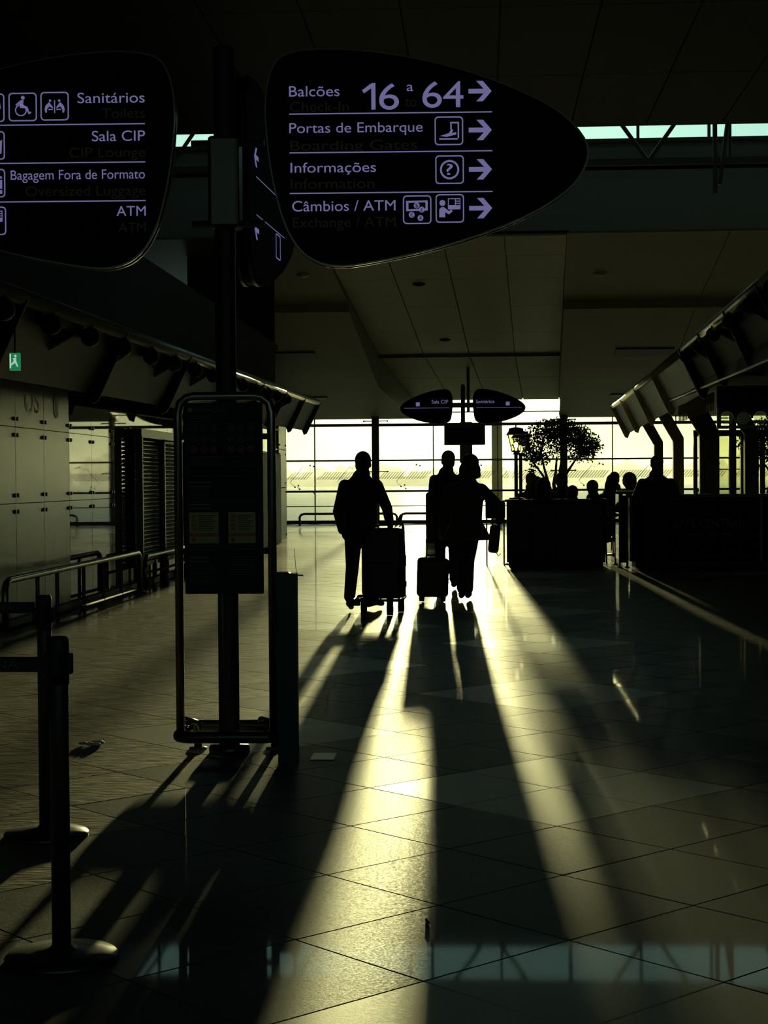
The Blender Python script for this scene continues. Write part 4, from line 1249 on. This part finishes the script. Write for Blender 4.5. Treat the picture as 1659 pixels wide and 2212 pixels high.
bn = thing('recycling_bin', 'tall teal bin with a sloping top beyond the woman', 'bin', (-1.165, 40.2, 0))
MB().prism([(-.17, 0), (.17, 0), (.17, 1.14), (.10, 1.18), (-.13, 1.18), (-.17, 1.12)], 'Y', -.22, .22).build('body', 'teal', bn)
MB().bx(-.10, .10, -.226, -.218, .98, 1.06).build('slot', 'black', bn)
MB().bx(-.18, .18, -.23, .23, 0, .05).build('plinth', 'black', bn)

# ================================================================== FAR HANGING SIGNS
FXs, FYs = -.565, 53.0
fp = thing('sign_post', 'distant steel post holding a pair of small oval signs near the window', 'post', (FXs, FYs, 0))
MB().lathe([(.20, 0), (.20, .05), (.075, .06), (.07, .08), (.07, 4.40), (.05, 4.49)], n=20).build('pole', 'steel_dark', fp, True)
MB().tube([(.17, .1, 3.6), (.17, .1, 5.25)], .05, 10).build('hanger', 'steel_dark', fp)
MB().rbox((.0, 0, 3.83), (.75, .12, .16), .02).build('hub', 'steel_dark', fp)
MB().rbox((.09, 0, 2.65), (.40, .16, 1.30), .02).build('sleeve', 'steel_dark', fp)
def far_lobe(label, mirror, rows_):
    t_ = thing('hanging_sign', label, 'sign', (FXs - .005, FYs - .14, 0))
    pts = [(.25, 4.05), (.33, 4.28), (.50, 4.33), (.85, 4.27), (1.25, 4.12), (1.58, 3.92), (1.70, 3.74), (1.60, 3.55), (1.25, 3.36), (.85, 3.26), (.52, 3.24), (.32, 3.34), (.26, 3.65)]
    pts = [(.32 + (x - .25) * 1.66 / 1.45, z) for x, z in pts]
    out = bez(pts, 5)
    if mirror:
        out = [(-x, z) for x, z in out][::-1]
    MB().prism(out, 'Y', -.06, .06).build('panel', 'sign_black', t_)
    for body, x0, x1, z in rows_:
        text('lettering', body, 'sign_white', t_, x0, x1, z, -.063)
    s = -1 if mirror else 1
    MB().bx(min(s * .42, s * 1.85), max(s * .42, s * 1.85), -.063, -.061, 3.735, 3.745).build('divider', 'sign_white', t_)
    a = MB()
    a.prism([(s * 1.42 - .06, 3.80), (s * 1.42 + .06, 3.80), (s * 1.42 + .06, 3.92), (s * 1.42 - .06, 3.92)], 'Y', -.063, -.061)
    a.build('pictogram', 'sign_white', t_)
    return t_
far_lobe('distant left oval sign reading Sala CIP near the window', True, (('Sala CIP', -.98, -.46, 3.88),))
far_lobe('distant right oval sign reading Sanitários near the window', False, (('Sanitários', .42, 1.0, 3.88),))
mo = thing('display_screen', 'dark flat display screen under the distant oval signs', 'screen', (FXs + .05, FYs - .18, 0))
MB().rbox((0, 0, 2.90), (1.30, .10, .68), .02).build('housing', 'frame_grey', mo)
MB().bx(-.56, .56, -.056, -.050, 2.62, 3.12).build('display', 'screen', mo)

# ================================================================== CAFE ON THE RIGHT
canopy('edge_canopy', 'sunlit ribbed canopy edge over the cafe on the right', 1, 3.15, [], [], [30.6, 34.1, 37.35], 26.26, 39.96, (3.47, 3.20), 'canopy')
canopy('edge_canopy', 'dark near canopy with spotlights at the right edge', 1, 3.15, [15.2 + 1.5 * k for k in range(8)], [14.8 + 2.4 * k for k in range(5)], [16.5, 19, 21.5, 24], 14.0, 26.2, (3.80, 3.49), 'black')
rf = thing('kiosk_roof', 'black kiosk roof slab above the cafe counter', 'roof', (0, 0, 0))
MB().bx(3.50, 12.9, 17.5, 29.6, 3.02, 3.16).build('slab', 'black', rf)
MB().bx(3.42, 3.50, 17.5, 30.9, 2.86, 3.20).build('fascia', 'black', rf)
MB().tube([(3.40, 17.5, 2.88), (3.40, 30.9, 2.88)], .02, 8).build('edge_strip', 'steel_dark', rf)
for y in (18.5, 22.5, 26.6):
    MB().bx(12.2, 12.5, y, y + .3, 0, 2.98).build('support', 'black', rf)
lv = thing('lace_valance', 'pale lace valance with comb-like fringe hanging from the kiosk roof', 'valance', (3.36, 28.65, 0), math.atan2(-1.05, .46))
MB().prism([(0, 2.55), (1.15, 2.72), (1.15, 2.89), (0, 2.71)], 'Y', -.004, .004).build('band', 'lace', lv)
fr_ = MB().prism([(0, -.115), (.014, -.13), (.028, -.115), (.028, .02), (0, .02)], 'Y', -.003, .003).mesh('fringe_tab', 'lace')
for k in range(24):
    put('fringe_tab', fr_, lv, None, (.01 + k * .0475, 0, 2.55 + .17 * (.01 + k * .0475) / 1.15))
sc = thing('scalloped_frieze', 'dark frieze with a row of round arches along the kiosk front', 'frieze', (0, 26.02, 0))
prof_ = [(3.64, 2.90), (3.64, 2.56)]
x = 3.64
while x < 8.2:
    prof_ += [(x + .03, 2.40)] + [(x + .03 + .115 - .115 * math.cos(R(a)), 2.40 + .11 * math.sin(R(a))) for a in range(0, 181, 20)] + [(x + .26, 2.40)]
    x += .26
prof_ += [(x, 2.56), (x, 2.90)]
MB().prism(prof_[::-1], 'Y', -.02, .02).build('board', 'black', sc)
disk = MB().prism([(.10 * math.cos(k * .3142), .10 * math.sin(k * .3142)) for k in range(20)], 'Y', -.004, .004).mesh('glass_disc', 'glass_cafe')
for k in range(16):
    put('glass_disc', disk, sc, None, (3.64 + .145 + .26 * k, 0, 2.40))
MB().bx(3.64, 8.3, -.03, .03, 2.24, 2.29).build('lower_rail', 'steel_dark', sc)
MB().bx(3.64, 3.70, -.03, .03, 2.24, 2.56).build('end_post', 'steel_dark', sc)
for i, (xc_, y, w) in enumerate(((4.0, 38.0, .20), (4.0, 34.2, .21), (4.0, 29.6, .34), (4.78, 29.9, .24))):
    n_ = ('farthest', 'second farthest', 'thick middle', 'rightmost')[i]
    c = thing('bent_column', '%s dark bent column carrying the cafe canopy' % n_, 'column', (xc_, y, 0), 0, 'bent columns of the cafe canopy')
    MB().prism([(-w / 2, 0), (w / 2, 0), (w / 2, 2.30), (-.36 + w / 2, 2.95), (-.36 - w / 2 - .05, 2.95), (-w / 2, 2.24)], 'Y', -.09, .09).build('shaft', 'column_brown', c)
    MB().bx(-w / 2 - .03, w / 2 + .03, -.12, .12, 0, .10).build('foot', 'black', c)
gs = thing('glazed_screen', 'dark framed glazed screen behind the cafe counter', 'glazing', (0, 33.2, 0))
for x, w in ((4.22, .07), (4.36, .14), (5.22, .24), (5.52, .10), (7.2, .12), (9.0, .12)):
    MB().bx(x - w / 2, x + w / 2, -.06, .06, 0, 2.42).build('post', 'black', gs)
MB().bx(4.18, 9.06, -.05, .05, 2.30, 2.42).build('top_rail', 'black', gs)
MB().bx(4.18, 9.06, -.05, .05, 0, .12).build('bottom_rail', 'black', gs)
for a, b in ((4.43, 5.10), (5.57, 7.14), (7.26, 8.94)):
    MB().bx(a, b, -.005, .005, .12, 2.30).build('pane', 'glass_cafe', gs)

ct = thing('cafe_counter', 'black cafe counter with CAFÉ CENTRAL lettering on its front', 'counter', (0, 27.9, 0))
MB().bx(2.48, 7.2, 0, .75, .10, 1.16).build('body', 'counter_black', ct)
MB().bx(2.42, 7.25, -.06, .85, 1.16, 1.215).build('worktop', 'black_gloss', ct)
MB().bx(2.56, 7.2, .05, .7, 0, .10).build('plinth', 'black', ct)
for x in (2.48, 4.62):
    MB().bx(x - .02, x + .02, -.015, 0, .10, 1.16).build('trim_strip', 'steel_dark', ct)
text('lettering', 'CAFÉ CENTRAL', 'cafe_letter', ct, 3.165, 4.335, .665, -.004, .135)
sp_ = MB()
for k in range(16):
    if k not in (6, 11):
        sp_.bx(3.42 + k * .046, 3.42 + k * .046 + .03, -.004, -.001, .535, .565)
sp_.build('small_print', 'cafe_letter', ct)
lg = MB()
lg.prism([(2.83, .635), (3.07, .635), (3.02, .70), (2.98, .84), (2.92, .84), (2.88, .70)], 'Y', -.004, -.001)
lg.prism([(2.86, .56), (3.05, .56), (3.05, .575), (2.86, .575)], 'Y', -.004, -.001)
lg.build('logo', 'cafe_letter', ct)
gb = thing('glass_barrier', 'steel and glass end barrier left of the cafe counter', 'barrier', (0, 27.95, 0))
for x, y in ((2.30, .0), (2.42, .0), (2.30, .95)):
    MB().tube([(x, y, 0), (x, y, 1.27)], .018, 10).build('post', 'steel', gb, True)
    MB().lathe([(.045, 0), (.045, .01), (.02, .02)], (x, y, 0), 14).build('foot', 'steel', gb, True)
MB().bx(2.25, 2.98, -.03, .02, 1.262, 1.290).build('top_rail', 'steel', gb)
MB().tube([(2.30, 0, .90), (2.30, .95, .90)], .014, 8).build('mid_rail', 'steel', gb)
MB().bx(2.295, 2.305, .03, .92, .12, 1.22).build('pane', 'glass_cafe', gb)
MB().bx(2.31, 2.41, -.01, .01, .08, 1.20).build('front_panel', 'counter_black', gb)

bxp = thing('cafe_partition', 'low black partition in front of the cafe seats', 'partition', (0, 28.45, 0))
MB().bx(.43, 2.10, 0, .16, .06, 1.10).build('panel', 'counter_black', bxp)
MB().bx(.40, 2.13, -.03, .20, 1.10, 1.14).build('cap', 'black', bxp)
MB().bx(.46, 2.06, .02, .14, 0, .06).build('plinth', 'black', bxp)
for k in range(4):
    MB().bx(.45 + k * .41, .45 + k * .41 + .39, -.012, 0, .10, 1.06).build('front_board', 'black', bxp)

# ------------------------------------------------------------------ tables, chairs, tableware
def table(label, x, y, w, d, h):
    t_ = thing('cafe_table', label, 'table', (x, y, 0), 0, 'high cafe tables')
    MB().rbox((0, 0, h - .02), (w, d, .04), .01).build('tabletop', 'wood_dark', t_)
    MB().lathe([(.22, 0), (.22, .015), (.05, .03), (.035, .05), (.035, h - .05), (.09, h - .04)], n=20).build('pedestal', 'steel_dark', t_, True)
    return t_
table('high dark table behind the low partition, below the olive tree', 1.45, 30.75, .80, .60, 1.06)
table('high dark table left of the counter under the window people', 2.62, 32.55, .62, .62, 1.06)
table('high dark table with bright top beside the street lamp', .62, 29.15, .30, .50, 1.15)
ws = thing('shading_table', 'dark side table left of the low partition, deepened to shade the floor', 'side table', (.24, 29.0, 0))
MB().rbox((0, 0, .95), (.34, .42, .28), .015).build('shade_box', 'counter_black', ws)  # deep box added under the table top to cast shade on the floor
MB().rbox((0, 0, 1.105), (.37, .45, .03), .008).build('top', 'black_gloss', ws)
for sx in (-1, 1):
    for sy in (-1, 1):
        MB().tube([(sx * .15, sy * .19, 0), (sx * .15, sy * .19, .82)], .012, 8).build('leg', 'steel_dark', ws)
def chair(label, x, y, rz, h=.66):
    t_ = thing('bar_chair', label, 'chair', (x, y, 0), rz, 'high cafe chairs')
    MB().rbox((0, 0, h), (.40, .40, .04), .012).build('seat', 'wood_dark', t_)
    MB().rbox((0, -.20, h + .33), (.38, .025, .20), .010, rx=R(6)).build('backrest', 'wood_dark', t_)
    for sx in (-1, 1):
        MB().tube([(sx * .19, .18, 0), (sx * .17, .16, h)], .014, 8).build('leg', 'wood_dark', t_)
        MB().tube([(sx * .19, -.20, 0), (sx * .17, -.18, h), (sx * .17, -.205, h + .42)], .014, 8).build('leg', 'wood_dark', t_)
        MB().tube([(sx * .183, .17, .28), (sx * .183, -.19, .28)], .009, 8).build('stretcher', 'wood_dark', t_)
    return t_
def seated(label, x, y, rz, top, jacket, hair, hair_fn=None, lean=.10, yaw=0, w=.185, ch=None, arms=.36, side=0.0):
    k = top - 1.50
    P_ = dict(head=(side, lean + .05, 1.385 + k), neck=(side * .7, lean + .01, 1.235 + k), yaw=yaw, tilt=-.12,
              shL=(-w + side * .6, lean, 1.125 + k), elL=(-w - .07, lean + .16, .93 + k * .6), wrL=(-.10, lean + arms, 1.02 + k * .3), palmL=(.2, 0, -1), hdL=(.3, .8, 0),
              shR=(w + side * .6, lean, 1.125 + k), elR=(w + .07, lean + .16, .93 + k * .6), wrR=(.10, lean + arms, 1.02 + k * .3), palmR=(-.2, 0, -1), hdR=(-.3, .8, 0),
              hipL=(-.09, 0, .77), knL=(-.12, .40, .75), anL=(-.12, .30, .36), toeL=(-.12, .46, .315),
              hipR=(.09, 0, .77), knR=(.12, .40, .75), anR=(.12, .30, .36), toeR=(.12, .46, .315))
    o = person(label, (x, y, -.06), rz, standing(P_, jacket, 'denim', hair, hair_fn), .016)
    o.scale = (1.12, 1.12, 1.06)
    chair(ch, x, y - .0, rz)
PI = math.pi
seated('person with close-cropped head beside the street lamp, behind the long-haired woman', .93, 31.1, PI * .98, 1.545, 'cloth_brown', 'hair_dark', ch='high chair of the person beside the street lamp')
seated('woman with long hair lit at the edges, seated behind the low partition', .95, 30.2, -.25, 1.48, 'cloth_brown', 'hair_brown', long_hair, .06, ch='high chair of the long-haired woman behind the partition', side=.02)
seated('person with a rounded hood of hair seated just right of the long-haired woman', 1.09, 29.25, .10, 1.44, 'cloth_grey', 'hair_brown', hood_hair, .06, ch='high chair of the person with rounded hair')
seated('person leaning left across the table beneath the olive tree', 1.66, 31.3, PI * .72, 1.55, 'cloth_navy', 'hair_dark', None, .16, ch='high chair of the person leaning across the table')
seated('small dark-haired person seated low between two larger diners', 1.64, 30.05, .0, 1.32, 'cloth_navy', 'hair_dark', None, .08, w=.15, ch='high chair of the small dark-haired person')
seated('broad man with short hair seated at the right end of the partition', 1.95, 29.25, .15, 1.41, 'cloth_green', 'hair_dark', None, .02, w=.21, ch='high chair with visible legs at the right end of the partition')
seated('woman with long hair leaning in at the table left of the counter', 2.40, 31.95, -.45, 1.51, 'cloth_navy', 'hair_dark', long_hair, .18, ch='high chair of the woman leaning in left of the counter')
seated('person facing sideways behind the leaning woman', 2.76, 34.4, PI * .85, 1.56, 'cloth_brown', 'hair_dark', None, .05, ch='high chair of the person facing sideways')
seated('short-haired person with curls seated near the window left of the counter', 3.0, 32.9, PI * .65, 1.53, 'cloth_grey', 'hair_dark', bob_hair if False else hood_hair, .08, ch='high chair of the curly-haired person')
bar = dict(head=(.0, .03, 1.735), neck=(0, 0, 1.575), yaw=.3,
           shL=(-.215, 0, 1.46), elL=(-.30, .06, 1.19), wrL=(-.20, .26, 1.10), palmL=(.4, .4, -.8),
           shR=(.215, 0, 1.46), elR=(.31, .06, 1.19), wrR=(.22, .28, 1.10), palmR=(-.4, .4, -.8),
           hipL=(-.09, 0, .92), knL=(-.095, .03, .50), anL=(-.10, -.01, .10), toeL=(-.11, .16, .05),
           hipR=(.09, 0, .92), knR=(.095, .03, .50), anR=(.10, .01, .10), toeR=(.11, .18, .05))
o = person('broad grey-haired man standing in front of the black counter', (2.74, 26.3, 0), 0, standing(bar, 'cloth_grey', 'denim', 'hair_grey'), .0145)
o.scale = (1.08, 1.08, .985)
rp = dict(bar); rp['head'] = (0, .03, 1.60); rp['neck'] = (0, 0, 1.44); rp['shL'] = (-.20, 0, 1.34); rp['shR'] = (.20, 0, 1.34)
rp['elL'] = (-.26, .02, 1.06); rp['wrL'] = (-.22, .14, .86); rp['elR'] = (.26, .02, 1.06); rp['wrR'] = (.22, .14, .86)
rp['hipL'] = (-.09, 0, .86); rp['hipR'] = (.09, 0, .86)
person('person in dark green at the right edge behind the counter', (5.28, 29.6, 0), 0, standing(rp, 'cloth_green', 'denim', 'hair_dark'), .0145)
def bottle(label, x, y, z, h=.26, m='glass_cafe'):
    t_ = thing('bottle', label, 'bottle', (x, y, z), 0)
    MB().lathe([(.035, 0), (.037, .01), (.037, h * .55), (.030, h * .68), (.014, h * .78), (.014, h * .96)], n=16).build('glass', m, t_, True)
    MB().lathe([(.016, h * .95), (.016, h), (.010, h + .004)], n=12).build('cap', 'steel', t_, True)
bottle('clear water bottle on the high table below the olive tree', 1.55, 30.75, 1.06, .26)
bottle('small lit bottle on the left part of the counter', 3.30, 28.35, 1.215, .24)
bottle('small bottle at the right end of the counter', 4.24, 28.40, 1.215, .20)
def cup(label, x, y, z):
    t_ = thing('cup', label, 'cup', (x, y, z), 0)
    MB().lathe([(.055, 0), (.065, .008), (.02, .010)], n=18).build('saucer', 'china', t_, True)
    MB().lathe([(.022, .010), (.034, .045), (.038, .075), (.034, .075), (.028, .03)], n=18).build('bowl', 'china', t_, True)
    MB().tube([(.034, 0, .06), (.055, 0, .055), (.055, 0, .035), (.031, 0, .028)], .005, 6).build('handle', 'china', t_, True)
cup('white cup on the high table behind the partition', 1.25, 30.70, 1.06)
cup('white cup on the black counter near the lettering', 3.62, 28.30, 1.215)
pl = thing('tray', 'pale sheet catching the light on the small table beside the street lamp', 'tray', (.60, 29.12, 1.15))
MB().rbox((0, 0, .006), (.24, .40, .012), .004).build('board', 'paper', pl)
MB().rbox((.02, .05, .016), (.12, .18, .008), .003).build('menu_card', 'paper', pl)

# ------------------------------------------------------------------ street lamps and trees
def lamp(label, x, y, zt):
    t_ = thing('street_lamp', label, 'lamp', (x, y, 0), 0, 'old-style lanterns by the cafe')
    zb = zt - .47
    MB().lathe([(.10, 0), (.10, .06), (.06, .10), (.045, .14), (.033, .2), (.033, zb - .03), (.05, zb)], n=16).build('pole', 'black', t_, True)
    f = MB()
    b, tp_ = .082, .155
    for i in range(4):
        a0 = math.pi / 4 + i * math.pi / 2
        f.tube([(b * 1.3 * math.cos(a0), b * 1.3 * math.sin(a0), zb + .02), (tp_ * 1.3 * math.cos(a0), tp_ * 1.3 * math.sin(a0), zb + .31)], .007, 6)
    f.bx(-b, b, -b, b, zb, zb + .025).build('frame', 'black', t_)
    pane_ = MB()
    for i in range(4):
        m_ = Matrix.Rotation(i * math.pi / 2, 4, 'Z')
        q = [Vector((-b, -b, zb + .03)), Vector((b, -b, zb + .03)), Vector((tp_, -tp_, zb + .305)), Vector((-tp_, -tp_, zb + .305))]
        MB().add([m_ @ v for v in q] + [m_ @ (v + Vector((0, .003, 0))) for v in q], [(0, 1, 2, 3), (7, 6, 5, 4), (0, 4, 5, 1), (1, 5, 6, 2), (2, 6, 7, 3), (3, 7, 4, 0)]).build('pane', 'glass_lamp', t_)
    r_ = MB()
    lev = [(.185, .31), (.165, .325), (.135, .37), (.125, .42), (.06, .44), (.012, .445), (.012, .49)]
    vs, fs = [], []
    for rr, z in lev:
        vs += [(rr * sx, rr * sy, zb + z) for sx, sy in ((-1, -1), (1, -1), (1, 1), (-1, 1))]
    for i in range(len(lev) - 1):
        fs += [(i * 4 + k, i * 4 + (k + 1) % 4, i * 4 + 4 + (k + 1) % 4, i * 4 + 4 + k) for k in range(4)]
    fs += [(3, 2, 1, 0), tuple(len(lev) * 4 - 4 + k for k in range(4))]
    r_.add(vs, fs).build('roof', 'black', t_)
    MB().lathe([(.012, zb + .025), (.016, zb + .07), (.035, zb + .10), (.036, zb + .14), (.02, zb + .17)], n=12).build('bulb', 'lamp_bulb', t_, True)
lamp('nearer old-style lantern street lamp beside the olive tree', .625, 29.98, 2.44)
lamp('farther old-style lantern street lamp close behind the other', .745, 31.6, 2.42)
def tree(label, x, y, seed, crown, trunk):
    t_ = thing('olive_tree', label, 'tree', (x, y, 0), 0, 'olive trees at the cafe')
    rn = random.Random(seed)
    MB().lathe([(.22, 0), (.30, .55), (.31, .60), (.28, .60), (.26, .52)], n=24).build('planter', 'black', t_, True)
    MB().lathe([(.26, .52), (.25, .54), (.02, .56)], n=20).build('soil', 'soil', t_)
    tr_ = MB()
    ends = []
    for path, r0 in trunk:
        pts = [V3(p) for p in path]
        rad = [r0 * (1 - .75 * i / (len(pts) - 1)) for i in range(len(pts))]
        tr_.tube(pts, rad, 8)
        ends.append(pts[-1])
    lf = MB()
    for (cx, cz, rx, rz_, n) in crown:
        c = V3((cx, rn.uniform(-.15, .15), cz))
        e = min(ends, key=lambda q: (q - c).length)
        for b in range(7):
            tip = c + V3((rn.uniform(-1, 1) * rx * .8, rn.uniform(-.5, .5) * rx, rn.uniform(-.8, .8) * rz_))
            mid = (e + tip) / 2 + V3((rn.uniform(-.05, .05), rn.uniform(-.05, .05), .03))
            tr_.tube([e, mid, tip], [.014, .009, .004], 5)
        for k in range(int(n * .72)):
            th, ph = rn.uniform(0, 2 * PI), math.acos(rn.uniform(-1, 1))
            q = rn.random() ** .42
            p = c + V3((rx * q * math.sin(ph) * math.cos(th), rx * .8 * q * math.sin(ph) * math.sin(th), rz_ * q * math.cos(ph)))
            d = V3((rn.gauss(0, 1), rn.gauss(0, 1), rn.gauss(0, .8) + .3)).normalized()
            s = d.orthogonal().normalized()
            s = (Matrix.Rotation(rn.uniform(0, 6.28), 3, d) @ s)
            L, W = rn.uniform(.05, .085), rn.uniform(.013, .021)
            nn = d.cross(s) * .003
            lf.add([p, p + d * L * .5 + s * W + nn, p + d * L, p + d * L * .5 - s * W + nn], [(0, 1, 2), (0, 2, 3)])
    tr_.build('trunk', 'bark', t_, True)
    o = lf.build('foliage', 'leaf', t_)
    o['kind'] = 'stuff'
TR1 = [([(0, 0, .54), (-.02, 0, .95), (-.06, .02, 1.20), (-.13, .0, 1.45), (-.20, 0, 1.72), (-.25, 0, 1.98)], .055),
       ([(.02, 0, .54), (.03, 0, .95), (.02, 0, 1.18), (-.01, -.02, 1.38), (.03, 0, 1.62), (.05, 0, 1.92)], .065),
       ([(.02, 0, 1.20), (.14, .02, 1.40), (.26, .03, 1.62), (.38, 0, 1.80), (.50, 0, 1.98)], .045),
       ([(-.06, 0, 1.25), (-.22, .02, 1.55), (-.40, .03, 1.80), (-.50, 0, 2.05)], .03),
       ([(.14, 0, 1.40), (.10, -.05, 1.65), (.18, -.06, 2.1)], .03)]
CR1 = [(-.50, 2.10, .30, .25, 900), (-.22, 2.38, .32, .24, 950), (.08, 2.18, .34, .30, 1000), (.12, 2.48, .36, .20, 1000), (.36, 2.30, .26, .28, 650), (.62, 2.16, .28, .24, 900), (.55, 1.95, .30, .16, 520), (-.30, 1.90, .28, .16, 420), (.80, 2.10, .14, .14, 200), (-.62, 2.30, .15, .12, 200), (.50, 2.40, .18, .12, 260), (-.42, 1.68, .12, .10, 90)]
tree('olive tree in a planter between the street lamps and the cafe people', 1.42, 32.6, 11, CR1, TR1)
tree('olive tree half cut off by the right edge', 5.62, 31.4, 23, [(a - .05, b, c_, d_, n_) for a, b, c_, d_, n_ in CR1], TR1)
